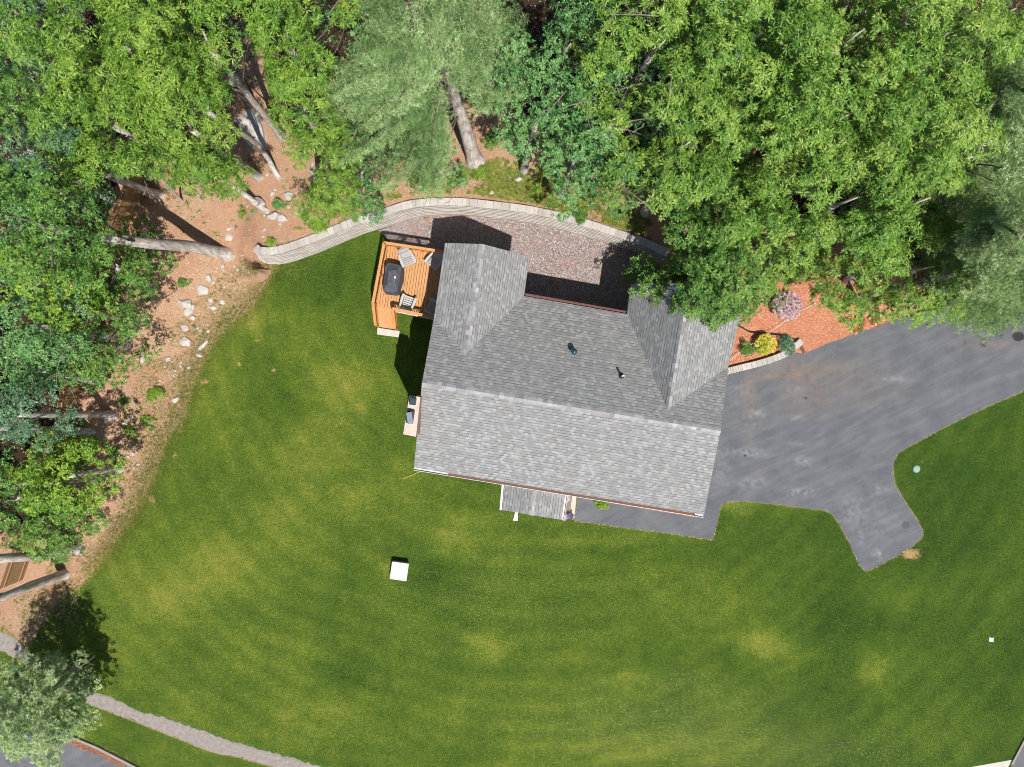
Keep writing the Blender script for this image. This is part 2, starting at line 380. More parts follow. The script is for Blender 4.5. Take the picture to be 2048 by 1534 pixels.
c = t.ramp(n1, [(.3, C(118, 106, 98, 1)), (.5, C(178, 168, 160, 1)), (.72, C(220, 212, 206, 1))]); t.col(c); t.rough(.95, .1); t.bump(n1, .5, .03); M['bark'] = t.m
M['twig'] = simple('dead_twig', C(156, 144, 134), .25, 9, .9)
M['limb'] = simple('limb_bark', C(112, 100, 90), .3, 8, .95)
M['rock'] = simple('rock', C(208, 198, 190), .22, 5, .9, .2, .5)
M['rock_dark'] = simple('rock_dark', C(138, 130, 128), .25, 5, .9, .2, .5)
t = NT('fence_wood'); n1 = t.noise(4, 6, .7, t.scalevec(t.co(), (6, 6, .5)))
c = t.ramp(n1, [(.3, C(150, 118, 84)), (.6, C(184, 148, 108)), (.8, C(204, 172, 132))]); t.col(c); t.rough(.85); M['fence'] = t.m
L = {}
L['chest'] = leaf_mat('leaf_chestnut', (C(62, 106, 26), C(114, 160, 52), C(176, 204, 88)), .4, .3)
L['rosette'] = leaf_mat('leaf_rosette', (C(60, 105, 32), C(116, 164, 60), C(180, 208, 96)), .4, .3)
L['oak'] = leaf_mat('leaf_oak', (C(56, 106, 54), C(100, 156, 84), C(154, 198, 122)), .42, .26)
L['mid'] = leaf_mat('leaf_mid', (C(52, 100, 36), C(98, 148, 60), C(156, 192, 90)), .42, .3)
L['blue'] = leaf_mat('leaf_blue', (C(60, 102, 70), C(100, 146, 106), C(146, 182, 144)), .45, .25)
L['yellow'] = leaf_mat('leaf_yellow', (C(74, 118, 32), C(128, 172, 52), C(186, 210, 84)), .42, .35)
L['pale'] = leaf_mat('leaf_pale', (C(104, 142, 80), C(160, 190, 124), C(210, 226, 170)), .45, .28)
L['pine'] = leaf_mat('leaf_pine', (C(100, 142, 76), C(156, 192, 120), C(214, 232, 172)), .5, .2)
L['weed'] = leaf_mat('leaf_weed', (C(84, 112, 34), C(134, 156, 56), C(200, 200, 92)), .5, .3)
L['dead'] = leaf_mat('leaf_dead', (C(150, 84, 52), C(196, 120, 78), C(222, 156, 110)), .7, .1)
L['grass'] = leaf_mat('leaf_grass', (C(60, 100, 26), C(116, 142, 48), C(190, 172, 92)), .6, .3)
def fmat(name, a, b_, c_): return leaf_mat(name, (a, b_, c_), .6, .2, .2)
L['dry'] = fmat('leaf_dry', C(190, 165, 120), C(220, 196, 150), C(240, 222, 186))
L['pink'] = fmat('petal_pink', C(200, 140, 160), C(232, 188, 200), C(250, 226, 230))
L['whitep'] = fmat('petal_white', C(210, 205, 200), C(240, 238, 234), C(252, 252, 250))
L['orange'] = fmat('petal_orange', C(210, 80, 20), C(232, 110, 30), C(244, 140, 50))
L['yellowp'] = fmat('petal_yellow', C(214, 190, 40), C(240, 222, 70), C(250, 240, 130))
L['purple'] = fmat('petal_purple', C(90, 80, 130), C(130, 120, 170), C(190, 180, 210))

# ------------------------------------------------------------------ outlines (photo pixels, ground level)
WALL_BASE = [(522, 516), (545, 529), (578, 526), (629, 509), (675, 490), (725, 469), (776, 453), (826, 436), (881, 430), (927, 430), (986, 436), (1049, 444), (1112, 457), (1175, 474), (1238, 495), (1276, 507), (1320, 528)]
LAWN = [(545, 527), (530, 560), (498, 615), (440, 655), (405, 715), (382, 760), (362, 830), (330, 872), (303, 950), (272, 1012), (238, 1062), (205, 1110), (165, 1160), (120, 1188), (88, 1225), (64, 1262), (48, 1298), (20, 1270), (-60, 1180), (-300, 1100),
        (-400, 2300), (2700, 2300), (2700, 300), (2300, 430), (2048, 520), (1950, 575), (1895, 596), (1790, 640), (1700, 668), (1600, 700), (1450, 740), (1320, 640), (1320, 528)] + WALL_BASE[-2:1:-1]
LAWNW = GP(LAWN)
WBW = GP(WALL_BASE)
def terrain(X, Y):
    X = np.asarray(X, float); Y = np.asarray(Y, float)
    d = seg_dist(X, Y, LAWNW); ins = inside(X, Y, LAWNW); d = np.where(ins, 0, d)
    wide = 1.3 * sstep(0.2, 5.0, d)
    dn = np.where(ins, 0, seg_dist(X, Y, WBW, False))
    nar = (1.2 + .25 * sstep(-4, -12, X)) * sstep(.42, .7, dn)
    k = sstep(-14.6, -12.9, X) * (1 - sstep(6.0, 9.0, X)) * (Y > 5.5)
    tt = wide * (1 - k) + nar * k
    tt = np.where(X > 6, tt * (1 - sstep(6.5, 9.5, X)) + .25 * sstep(0.2, 3, d) * sstep(6.5, 9.5, X), tt)
    return tt
def Pg(px, py):
    h = 0.0
    for _ in range(4):
        p = P(px, py, h); h = float(terrain(np.array([p.x]), np.array([p.y]))[0])
    return P(px, py, h)
# ------------------------------------------------------------------ ground
xs = np.concatenate([np.linspace(-400, -36, 14)[:-1], np.arange(-36, 36, .22), np.linspace(36.2, 400, 14)])
ys = np.concatenate([np.linspace(-400, -27, 14)[:-1], np.arange(-27, 27, .22), np.linspace(27.2, 400, 14)])
gx, gy = np.meshgrid(xs, ys); gz = terrain(gx.ravel(), gy.ravel())
X = gx.ravel(); Y = gy.ravel()
gz = gz + (fbm(X * .9, Y * .9) - .5) * .16 * np.clip(gz * 2, 0, 1)
nx, ny = len(xs), len(ys); ii = np.arange(nx * ny).reshape(ny, nx)
q = np.stack([ii[:-1, :-1], ii[:-1, 1:], ii[1:, 1:], ii[1:, :-1]], -1).reshape(-1)
PX, PY = px_of(X, Y)
def blobs(PX, PY, lst):
    r = np.zeros(PX.shape)
    for x, y, rx, ry, v in lst: r = np.maximum(r, v * np.exp(-(((PX - x) / rx) ** 2 + ((PY - y) / ry) ** 2) ** 1.3))
    return r
tan = blobs(PX, PY, [(390, 400, 60, 55, 1), (330, 440, 40, 40, .8), (430, 540, 40, 50, .8), (330, 640, 60, 90, 1), (285, 600, 40, 50, .9), (470, 560, 60, 50, .6), (250, 880, 50, 80, .8), (290, 330, 40, 50, .9), (250, 980, 60, 60, .7), (190, 1080, 60, 70, .7), (420, 620, 60, 90, .7), (480, 430, 70, 60, .45), (500, 280, 60, 60, .5), (1000, 260, 60, 40, .5), (800, 380, 60, 20, .6), (1060, 350, 120, 60, .55), (150, 1250, 60, 50, .6), (55, 1230, 60, 40, .6)])
dl = np.where(inside(X, Y, LAWNW), 0, seg_dist(X, Y, LAWNW))
weed = np.clip(.75 * np.exp(-(dl / 1.5) ** 2), 0, 1) * (dl > 0)
weed = np.maximum(weed, blobs(PX, PY, [(1030, 385, 220, 35, .75), (680, 435, 110, 22, .85), (830, 395, 90, 16, .7), (1180, 440, 70, 22, .8), (300, 760, 60, 70, .7), (1290, 480, 60, 30, .7), (240, 900, 30, 60, .5)]))
humus_shade = np.clip(inside(PX, PY, [(-400, -400), (2600, -400), (2600, 400), (1900, 560), (1560, 430), (1330, 400), (1180, 330), (1060, 250), (900, 200), (850, 330), (700, 360), (560, 250), (540, 100), (440, 110), (400, 330), (270, 330), (240, 480), (200, 620), (170, 800), (110, 900), (90, 1050), (-400, 1120)]) * 1.0, 0, 1)  # mask of the wood floor: humus plus painted canopy shade
me = mesh_np('ground', np.stack([X, Y, gz], 1), q, 4, True, {'tan': tan, 'weed': weed, 'humus_shade': humus_shade})
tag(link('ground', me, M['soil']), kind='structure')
# ------------------------------------------------------------------ lawn
lp = []
raw = resample(LAWNW, .5, True)
rr = resample(raw, .09, True, 0)
A = np.array(rr); jx = (fbm(A[:, 0] * 1.3, A[:, 1] * 1.3, 5) - .5) * .9; jy = (fbm(A[:, 0] * 1.3 + 50, A[:, 1] * 1.3, 5) - .5) * .9
ppx, ppy = px_of(A[:, 0], A[:, 1])
soft = ((ppx < 560) & (ppx > -50) & (ppy < 1300) & (ppy > 540))
A[soft, 0] += jx[soft]; A[soft, 1] += jy[soft]
keep = [tuple(A[i]) for i in range(len(A)) if soft[i] or i % 6 == 0]
DRY = [(450, 1130, 90, 70, .42), (910, 1065, 60, 45, .4), (970, 1292, 45, 22, .5), (1245, 1360, 40, 22, .35), (1520, 1290, 50, 24, .5), (1745, 1345, 45, 35, .45), (690, 760, 90, 60, .28), (620, 900, 90, 70, .25), (330, 1180, 120, 90, .3), (250, 1280, 100, 80, .2), (510, 640, 30, 40, .45), (1470, 1010, 40, 14, .5), (768, 1140, 12, 14, .55), (700, 1000, 50, 40, .25), (1330, 1500, 180, 35, .3), (1780, 1190, 100, 30, .2),(560, 1050, 100, 60, .2), (1900, 1450, 120, 60, .15), (430, 790, 60, 90, .15), (680, 1450, 200, 70, .12)]
LUSH = [(850, 1150, 60, 45, .22), (700, 1350, 90, 40, .14), (1560, 1060, 130, 40, .12), (520, 800, 60, 140, .14), (1700, 1220, 120, 60, .15), (1900, 1000, 120, 150, .15), (610, 560, 110, 60, .18), (1300, 1110, 180, 25, .15), (1980, 1300, 100, 120, .12)]
SPOT = [(518, 680), (425, 762), (412, 762), (372, 835), (367, 860), (353, 908), (300, 980), (308, 1005), (476, 730), (545, 740)]
def lawn_attr(X, Y):
    PX, PY = px_of(X, Y)
    cx, cy = 1050., 560.
    r = np.hypot((PX - cx) * .95, PY - cy) + 26 * (fbm(PX / 260., PY / 260.) - .5) * 3
    ring = np.sin(r / 44. * 2 * np.pi) * .055 * (.4 + fbm(X * .15, Y * .15)) + np.sin(r / 19. * 2 * np.pi) * .015
    dry = .39 + .05 * sstep(900, 300, PX) + ring + (fbm(X * .35, Y * .35, 4) - .5) * .34 + (fbm(X * 1.4 + 9, Y * 1.4, 4) - .5) * .26
    dry = dry + .75 * blobs(PX + 40 * (fbm(X, Y) - .5), PY + 40 * (fbm(X + 7, Y) - .5), DRY) - blobs(PX, PY, LUSH) - .16 * sstep(1300, 1900, PX)
    edge = np.clip(1 - seg_dist(X, Y, LAWNW) / .9, 0, 1) * ((PX < 560) & (PY < 1300) & (PY > 520)) * .72
    edge = np.maximum(edge, blobs(PX, PY, [(x, y, 7, 8, .9) for x, y in SPOT]))
    de = seg_dist(X, Y, DRIVEW); edge = np.maximum(edge, np.clip(1 - de / .12, 0, 1) * .2)
    edge = np.maximum(edge, blobs(PX, PY, [(1822, 1108, 28, 14, .85), (1838, 938, 13, 12, .6), (1843, 925, 8, 10, .6)]))
    dp = seg_dist(X, Y, PATHW); edge = np.maximum(edge, np.clip(1 - dp / .2, 0, 1) * .25)
    speck = .15 + blobs(PX, PY, [(1350, 1450, 260, 70, .8), (1560, 1500, 260, 50, .8), (1380, 1370, 80, 30, .6), (1000, 1200, 200, 80, .25)])
    return {'dry': dry, 'edge': edge, 'speck': speck}
DRIVE = [(1395, 760), (1457, 748), (1480, 741), (1520, 731), (1560, 716), (1592, 706), (1609, 706), (1650, 689), (1700, 670), (1775, 645), (1817, 633), (1859, 620), (1884, 612), (1930, 597), (2048, 560), (2200, 505), (2500, 400), (2500, 600), (2250, 690), (2120, 747), (2048, 781), (1967, 816), (1892, 852), (1817, 893), (1796, 906), (1786, 923), (1785, 948), (1790, 969), (1811, 1006), (1834, 1040), (1846, 1063), (1843, 1076), (1817, 1098), (1775, 1121), (1742, 1139), (1730, 1141), (1719, 1129), (1700, 1086), (1679, 1048), (1667, 1030), (1650, 1020), (1609, 1015), (1546, 1007), (1483, 1002), (1452, 1003), (1441, 1012), (1431, 1056), (1424, 1079), (1340, 1066), (1250, 1055), (1150, 1041), (1158, 975), (1300, 960)]
DRIVEW = GP(DRIVE)
up = [(-200, 1205), (-60, 1243), (20, 1272), (54, 1300), (83, 1331), (111, 1348), (153, 1362), (195, 1386), (244, 1404), (271, 1421), (313, 1430), (365, 1447), (418, 1466), (480, 1487), (560, 1509), (640, 1532), (760, 1560), (1000, 1600)]
dn = [(1000, 1630), (740, 1585), (620, 1550), (560, 1536), (480, 1515), (418, 1501), (348, 1473), (278, 1445), (209, 1419), (150, 1393), (94, 1355), (59, 1334), (15, 1305), (-70, 1275), (-200, 1240)]
PATHW = GP(up + dn)
cdt_mesh('lawn', keep, .3, .006, M['lawn'], lawn_attr)
# driveway
def drive_attr(X, Y):
    PX, PY = px_of(X, Y)
    light = blobs(PX, PY, [(1505, 905, 34, 9, .8), (1503, 966, 32, 11, .7), (1604, 922, 20, 9, .8), (1512, 828, 22, 8, .7), (1600, 984, 30, 11, .6), (1592, 835, 14, 6, .6), (1590, 778, 20, 6, .5), (1790, 757, 30, 7, .6), (1709, 1030, 28, 28, .45), (1700, 1000, 30, 18, .35), (1760, 980, 20, 10, .5), (1757, 1108, 14, 12, .7), (1720, 1070, 8, 30, .45), (1594, 888, 20, 4, .6), (1500, 849, 16, 4, .5), (1447, 950, 20, 30, .4), (1480, 780, 18, 20, .35), (1760, 1050, 50, 40, .2),(1440, 905, 30, 8, .45)])
    brown = blobs(PX, PY, [(1600, 745, 60, 26, .8), (1500, 790, 14, 50, .7), (1545, 752, 40, 8, .8), (1660, 750, 60, 40, .5), (1620, 780, 60, 50, .45), (1980, 690, 70, 8, .6), (1720, 760, 80, 50, .3)])
    dark = blobs(PX, PY, [(2036, 673, 13, 10, 1.3), (1502, 784, 5, 26, .5), (1510, 815, 8, 8, .55), (1629, 760, 4, 40, .42), (1640, 792, 14, 12, .4), (1612, 797, 9, 3.5, .8), (1605, 878, 4, 5, .6), (1928, 686, 12, 14, .5), (1966, 690, 12, 9, .62), (2005, 683, 8, 6, .45), (1491, 912, 4, 3, .9), (1812, 1051, 8, 7, .6)])
    return {'light': light, 'brown': brown, 'dark': dark}
cdt_mesh('driveway', resample(DRIVEW, .14, True, .03, 4), .14, .012, M['asphalt'], drive_attr)
zero = lambda X, Y: {'light': 0 * X + .25 * fbm(X, Y), 'brown': 0 * X, 'dark': 0 * X}
cdt_mesh('path', resample(smooth_line(PATHW, 4, True), .16, True, .07, 6), .6, .012, M['old_path'])
ROADW = GP([(-300, 1330), (-60, 1385), (60, 1437), (144, 1473), (195, 1494), (244, 1519), (296, 1546), (420, 1600), (420, 2200), (-300, 2200)])
cdt_mesh('road', ROADW, .8, .012, M['asphalt'], zero)
kb = MB(); kl = ROADW[:8]
for a, b in zip(kl[:-1], kl[1:]): kb.bar((a[0], a[1], .04), (b[0], b[1], .04), .13, .14)
tag(kb.build('kerb', M['kerb']), kind='structure')
cdt_mesh('side_road', GP([(2054, 1468), (2029, 1519), (2018, 1540), (1960, 1660), (2300, 1660), (2300, 1420)]), .8, .012, M['asphalt'], zero)
cdt_mesh('pavement', GP([(1935, 1535), (2026, 1519), (2014, 1536), (1960, 1640), (1900, 1660), (1850, 1560)]), .8, .016, M['concrete'])
kb = MB(); a, b = P(2058, 1460), P(2022, 1528); kb.bar((a.x, a.y, .03), (b.x, b.y, .03), .1, .12); tag(kb.build('kerb', M['kerb']), kind='structure')
# gravel yard behind the house
GRAV = [(757, 461)] + WALL_BASE[6:] + [(1320, 640), (1200, 680), (860, 680), (880, 520), (800, 500)]
cdt_mesh('gravel', GP(GRAV), .5, .012, M['gravel'])
# mulch bed (east) and strip below the front eave
MUL = [(1440, 560), (1500, 520), (1560, 440), (1640, 440), (1700, 480), (1760, 560), (1800, 615), (1785, 636), (1775, 645), (1700, 670), (1650, 689), (1609, 706), (1592, 706), (1560, 716), (1520, 731), (1457, 748), (1440, 745)]
cdt_mesh('mulch', resample(GP(MUL), .2, True, .03, 8), .25, .02, M['mulch'], None, 'structure', lambda X, Y: terrain(X, Y) * 1.02 + .01)
cdt_mesh('mulch', GP([(1158, 992), (1180, 999), (1300, 1019), (1388, 1034), (1388, 1020), (1376, 992), (1150, 955)]), 1, .017, M['mulch'])

# ------------------------------------------------------------------ house
class Plane:
    def __init__(s, a, b, c):
        s.a = a; s.n = (b - a).cross(c - a).normalized()
        if s.n.z < 0: s.n = -s.n
    def ray(s, px, py):
        o = Vector((0, 0, H)); d = P(px, py, 0) - o
        return o + d * ((s.a - o).dot(s.n) / d.dot(s.n))
hS, hN, hR = 4.5, 4.0, 6.7
SW, SE = P(828, 935, hS), P(1408, 1030, hS)
RW, RE = P(844, 765, hR), P(1441, 862, hR)
NA, NB = P(1050, 592, hN), P(1254, 628, hN)
pS = Plane(SW, SE, RW); pN = Plane(RW, RE, NA)
W0 = pN.ray(932, 708); W1 = P(965, 488, W0.z)             # north-west wing ridge
vE = pN.ray(1048, 592); vW = pN.ray(868, 636)
pWE = Plane(W0, W1, vE); pWW = Plane(W0, W1, vW)
E0 = pN.ray(1335, 820); E1 = P(1378, 566, E0.z)
vEW = pN.ray(1254, 628); vEE = pN.ray(1457, 733)
pEW = Plane(E0, E1, vEW); pEE = Plane(E0, E1, vEE)
print('HOUSE', [round(q.z, 2) for q in (W0, vE, vW, E0, vEW, vEE, pWE.ray(1059, 513), pWW.ray(890, 486), pEW.ray(1262, 568), pEE.ray(1487, 606))])
house = tag(empty('house', (2, 0, 0), math.radians(-9.5)), 'grey shingle roofed house with chimney, two rear wings and front porch', 'house')
def roof_obj(name, polys, th, mat, parent):
    me = bpy.data.meshes.new(name); bm = bmesh.new(); uvl = bm.loops.layers.uv.new('UVMap')
    for pts, e in polys:
        n = (pts[1] - pts[0]).cross(pts[2] - pts[0]).normalized()
        if n.z < 0: pts = pts[::-1]; n = (pts[1] - pts[0]).cross(pts[2] - pts[0]).normalized()
        e = e.normalized(); s_ = n.cross(e).normalized()
        if s_.z < 0: s_ = -s_
        top = [bm.verts.new(p) for p in pts]; bot = [bm.verts.new(p - Vector((0, 0, th))) for p in pts]
        fs = [bm.faces.new(top), bm.faces.new(bot[::-1])]
        for i in range(len(pts)):
            j = (i + 1) % len(pts); fs.append(bm.faces.new((top[j], top[i], bot[i], bot[j])))
        for i, f in enumerate(fs):
            f.material_index = 0 if i == 0 else 1
            for l in f.loops: l[uvl].uv = (l.vert.co.dot(e) + 50, l.vert.co.dot(s_) + 50)
    bm.to_mesh(me); bm.free()
    return link(name, me, [mat, M['fascia']], parent)
eu = (SE - SW)
main = roof_obj('roof', [([SW, SE, RE, RW], eu), ([RW, RE, vEE, E0, vEW, vE, W0, vW], eu)], .14, M['shingle'], house)
nw_in = pWW.ray(890, 486); ne_in = pWE.ray(1059, 513)
wing1 = roof_obj('roof', [([vW, W0, W1, nw_in], W1 - W0), ([W0, vE, ne_in, W1], W1 - W0)], .14, M['shingle'], house)
ea = pEW.ray(1262, 568); eb = pEE.ray(1487, 606)
wing2 = roof_obj('roof', [([vEW, E0, E1, ea], E1 - E0), ([E0, vEE, eb, E1], E1 - E0)], .14, M['shingle'], house)
def ridge_cap(a, b, nl, nr, parent, wd=.16):
    """nl/nr: unit vectors down each slope"""
    me = bpy.data.meshes.new('ridge_cap'); bm = bmesh.new(); uvl = bm.loops.layers.uv.new('UVMap')
    d = (b - a); Ln = d.length; d.normalize(); k = int(Ln / .21)
    for i in range(k):
        p = a + d * Ln * i / k; q_ = a + d * Ln * (i + 1.08) / k; u = Vector((0, 0, .02)); lo = Vector((0, 0, .012))
        jl, jr = wd * random.uniform(.92, 1.1), wd * random.uniform(.92, 1.1)
        vs = [p + nl * jl + lo, q_ + nl * jl + u, q_ + u * 1.3, p + lo * 1.3, p + nr * jr + lo, q_ + nr * jr + u]
        vs = [bm.verts.new(x) for x in vs]
        for f in ((0, 1, 2, 3), (3, 2, 5, 4)):
            fc = bm.faces.new([vs[j] for j in f]); off = random.uniform(0, 40)
            for l in fc.loops: l[uvl].uv = (off, off * 1.7)
    bm.normal_update(); bm.to_mesh(me); bm.free()
    return link('ridge_cap', me, M['ridge_shingle'], parent)
down = lambda pl, away: (lambda v: v.normalized())(Vector((pl.n.x, pl.n.y, -(pl.n.x ** 2 + pl.n.y ** 2) / pl.n.z)))
def cap(a, b, p1, p2, par): o = ridge_cap(a, b, down(p1, 0), down(p2, 0), par); return o
for o, args in ((main, (RW, RE, pS, pN)), (wing1, (W1, W0, pWW, pWE)), (wing2, (E1, E0, pEW, pEE))):
    c_ = cap(*args, None); c_.parent = o
# walls
def walls(pts):
    me = bpy.data.meshes.new('wall'); n = len(pts); c = sum((Vector((p.x, p.y, 0)) for p in pts), Vector()) / n
    v = []
    for p in pts:
        d = Vector((p.x, p.y, 0)) - c; L_ = d.length; q_ = c + d * (L_ - .5) / L_
        v.append((q_.x, q_.y, 0)); v.append((q_.x, q_.y, p.z - .1))
    f = [(2 * i, 2 * ((i + 1) % n), 2 * ((i + 1) % n) + 1, 2 * i + 1) for i in range(n)]
    me.from_pydata(v, [], f); return link('wall', me, M['siding'], house)
walls([SW, SE, RE, pN.ray(1475, 672) if False else vEE, NB, NA, vW, RW])
walls([vW, vE, ne_in, W1, nw_in]); walls([vEW, vEE, eb, E1, ea])
# gutters
def gutter(a, b, outw, parent, debris=False, mat='white'):
    m = MB(); o = outw.normalized() * .06; z = Vector((0, 0, -.07))
    m.bar(a + o * 2.1 + z, b + o * 2.1 + z, .02, .12); m.bar(a + o + z * 1.7, b + o + z * 1.7, .13, .015)
    g = m.build('gutter', M[mat], parent)
    if debris:
        d = MB(); d.bar(a + (b - a) * .12 + o + z * .75, b - (b - a) * .03 + o + z * .75, .1, .05); d.build('leaf_litter', M['debris'], None).parent = g
    return g
sdn = down(pS, 0); sdn.z = 0
gutter(SW, SE, sdn, house, True)
ndn = down(pN, 0); ndn.z = 0
gutter(NA, NB, ndn, house, False, 'fascia')
# chimney
ch = MB(); hC = 7.0
top = [P(818.5, 793, hC), P(840, 795, hC), P(831.5, 872, hC), P(806.7, 867, hC)]
ch.prism([(p.x, p.y) for p in top[::-1]], 0, hC - .12)
chim = ch.build('chimney', M['stone'], house)
cc = sum(top, Vector()) / 4
ct = MB(); ct.prism([tuple((cc + (p - cc) * 1.04)[:2]) for p in top[::-1]], hC - .12, hC); ct.build('chimney_crown', M['crown_conc'], None, bevel=.02).parent = chim
def sq(cx_, cy_, wx, wy, z0, z1, mat, nm):
    c_ = P(cx_, cy_, z1); b_ = MB(); b_.box((c_.x, c_.y, (z0 + z1) / 2), (wx, wy, z1 - z0), math.radians(-9)); o = b_.build(nm, M[mat], None, bevel=.01); o.parent = chim; return o
sq(825, 803, .26, .3, hC, hC + .28, 'darkmetal', 'flue_cap'); sq(824.6, 803.5, .13, .15, hC + .28, hC + .3, 'teal', 'flue')
sq(820, 834, .3, .55, hC, hC + .22, 'darkmetal', 'flue'); 
fm = MB(); p0 = P(822, 836, hC + .4); fm.bar(p0 + Vector((-.1, .24, .0)), p0 + Vector((-.02, -.24, .0)), .24, .02, (.6, 0, 1)); fm.bar(p0 + Vector((-.12, -.2, -.1)), p0 + Vector((-.12, -.2, .0)), .02, .02)
o = fm.build('flue_cap', M['metal'], None); o.parent = chim
# roof vents
def on(pl, px, py): return pl.ray(px, py)
v0 = on(pN, 1147, 704); m = MB(); m.lathe(v0, [(.17, .0), (.15, .05), (.06, .09), (.055, .4)], 14); pv = m.build('roof_vent', M['metal'], house, smooth=True)
m = MB(); m.lathe(v0 + Vector((0, 0, .36)), [(.06, 0), (.13, .02), (.14, .1), (.1, .16), (.02, .18)], 16); m.build('vent_cap', M['teal'], None, smooth=True).parent = pv
v1 = on(pN, 1243, 752); m = MB(); m.lathe(v1, [(.14, -.05), (.12, .05), (.06, .12)], 14); pv = m.build('vent_boot', M['black'], house, smooth=True)
m = MB(); m.lathe(v1, [(.05, 0), (.05, .62), (.035, .62), (.035, .55)], 14); m.build('vent_pipe', M['white'], None, smooth=True).parent = pv
# front porch
pe, pr = 2.75, 3.25
q1, q2, q3, q4 = P(1010, 958, pe), P(1004.5, 1020, pe), P(1123, 1039.5, pe), P(1132, 976, pe)
r1, r2 = P(1071, 962, pr), P(1062, 1030, pr)
prf = roof_obj('porch_roof', [([q1, r1, r2, q2], r2 - r1), ([r1, q4, q3, r2], r2 - r1)], .1, M['shingle'], house)
rc = ridge_cap(r1, r2, (q2 - r2).normalized() * .95, (q3 - r2).normalized() * .95, None, .13); rc.parent = prf
for a, b, s_ in ((q1, q2, -1), (q4, q3, 1)):
    g = gutter(a, b, Vector((s_, -.17, 0)), None); g.parent = prf
m = MB(); c4 = [q1 + Vector((.2, 0, 0)), q2 + Vector((.25, .35, 0)), q3 + Vector((-.25, .35, 0)), q4]
m.prism([(p.x, p.y) for p in c4], 0, .35); m.build('porch_floor', M['concrete'], house)
for p in c4[1:3]:
    m = MB(); m.box((p.x + .01, p.y + .1, 1.5), (.14, .14, 2.3), math.radians(-9)); m.build('porch_post', M['white'], house)
# porch steps east side
for k, (x0, x1, z, mt) in enumerate(((1119, 1131, .35, 'stairwood'), (1128, 1138, .23, 'stairwood'))):
    m = MB(); m.prism([(P(x0, 1027)[0], P(x0, 1027)[1]), P(x1, 1029)[:2], P(x1 + 6, 992)[:2], P(x0 + 6, 990)[:2]], .02, z + .012 * k); m.build('step', M[mt], house)
m = MB(); m.prism([P(1136, 1036)[:2], P(1148, 1038)[:2], P(1153, 991)[:2], P(1141, 989)[:2]], .015, .08); m.build('doorstep', M['concrete'], house)
# basement stair hatch corner rail at east side by bed
m = MB(); m.bar(P(1460, 700, .9), P(1456, 728, .9), .06, .06); m.bar(P(1460, 700, .0), P(1460, 700, .9), .06, .06); m.bar(P(1456, 728, 0), P(1456, 728, .9), .06, .06)
m.build('handrail', M['white'], house)

# ------------------------------------------------------------------ deck
dk = 1.25; rl = .95
deck = tag(empty('deck', P(800, 560)), 'orange cedar deck with railings and steps on the west side of the house', 'deck')
def W(px, py, h): return P(px, py, h)
NWc = W(768.5, 485.4, dk + rl); NEc = W(886, 503.5, dk + rl); SWc = W(745.8, 606, dk + rl); ISc = W(785, 617, dk + rl); SEc = W(876, 637, dk + rl)
xd = (NEc - NWc).normalized(); xd.z = 0; yd = Vector((-xd.y, xd.x, 0))
# floor: boards run along yd ; polygon NW NE SE IS SW
def fl(p): return Vector((p.x, p.y, dk))
fpoly = [fl(NWc), fl(NEc) + xd * .9, fl(SEc) + xd * .9, fl(ISc), fl(SWc)]
o0 = fl(NWc); m = MB(); wB = .14; ext = xd.dot(fl(NEc) + xd * .9 - o0)
xs0 = min((p - o0).dot(xd) for p in fpoly); 
def clip_y(xx):
    ysx = []
    for i in range(5):
        a = fpoly[i]; b = fpoly[(i + 1) % 5]; ax, bx = (a - o0).dot(xd), (b - o0).dot(xd)
        if (ax - xx) * (bx - xx) <= 0 and abs(ax - bx) > 1e-6:
            t_ = (xx - ax) / (bx - ax); ysx.append((a + (b - a) * t_ - o0).dot(yd))
    return (min(ysx), max(ysx)) if len(ysx) > 1 else None
x_ = xs0 + wB / 2
while x_ < ext:
    r_ = clip_y(x_)
    if r_ and r_[1] - r_[0] > .1:
        c_ = o0 + xd * x_ + yd * (r_[0] + r_[1]) / 2
        m.box((c_.x, c_.y, dk - .015 + random.uniform(-.002, .002)), (wB - .018, r_[1] - r_[0], .03), math.atan2(xd.y, xd.x))
    x_ += wB
boards = m.build('deck_floor', M['cedar'], deck)
m = MB()
for i in range(5):
    a = fpoly[i] - Vector((0, 0, .13)); b = fpoly[(i + 1) % 5] - Vector((0, 0, .13)); m.bar(a, b, .05, .19)
m.build('deck_frame', M['cedar_rail'], deck)
m = MB(); a = fpoly[2] - Vector((0, 0, .1)); b = fpoly[3] - Vector((0, 0, .1)); dd = Vector((0, -.06, 0)); m.bar(a + dd, b + dd, .04, .2); m.build('skirt_board', M['white'], deck)
bal_me = None
def balm():
    global bal_me
    if bal_me is None:
        q_ = MB(); q_.box((0, 0, 0), (.032, .03, .78)); o = q_.build('baluster', M['cedar_rail']); bal_me = o.data; bpy.data.objects.remove(o)
    return bal_me
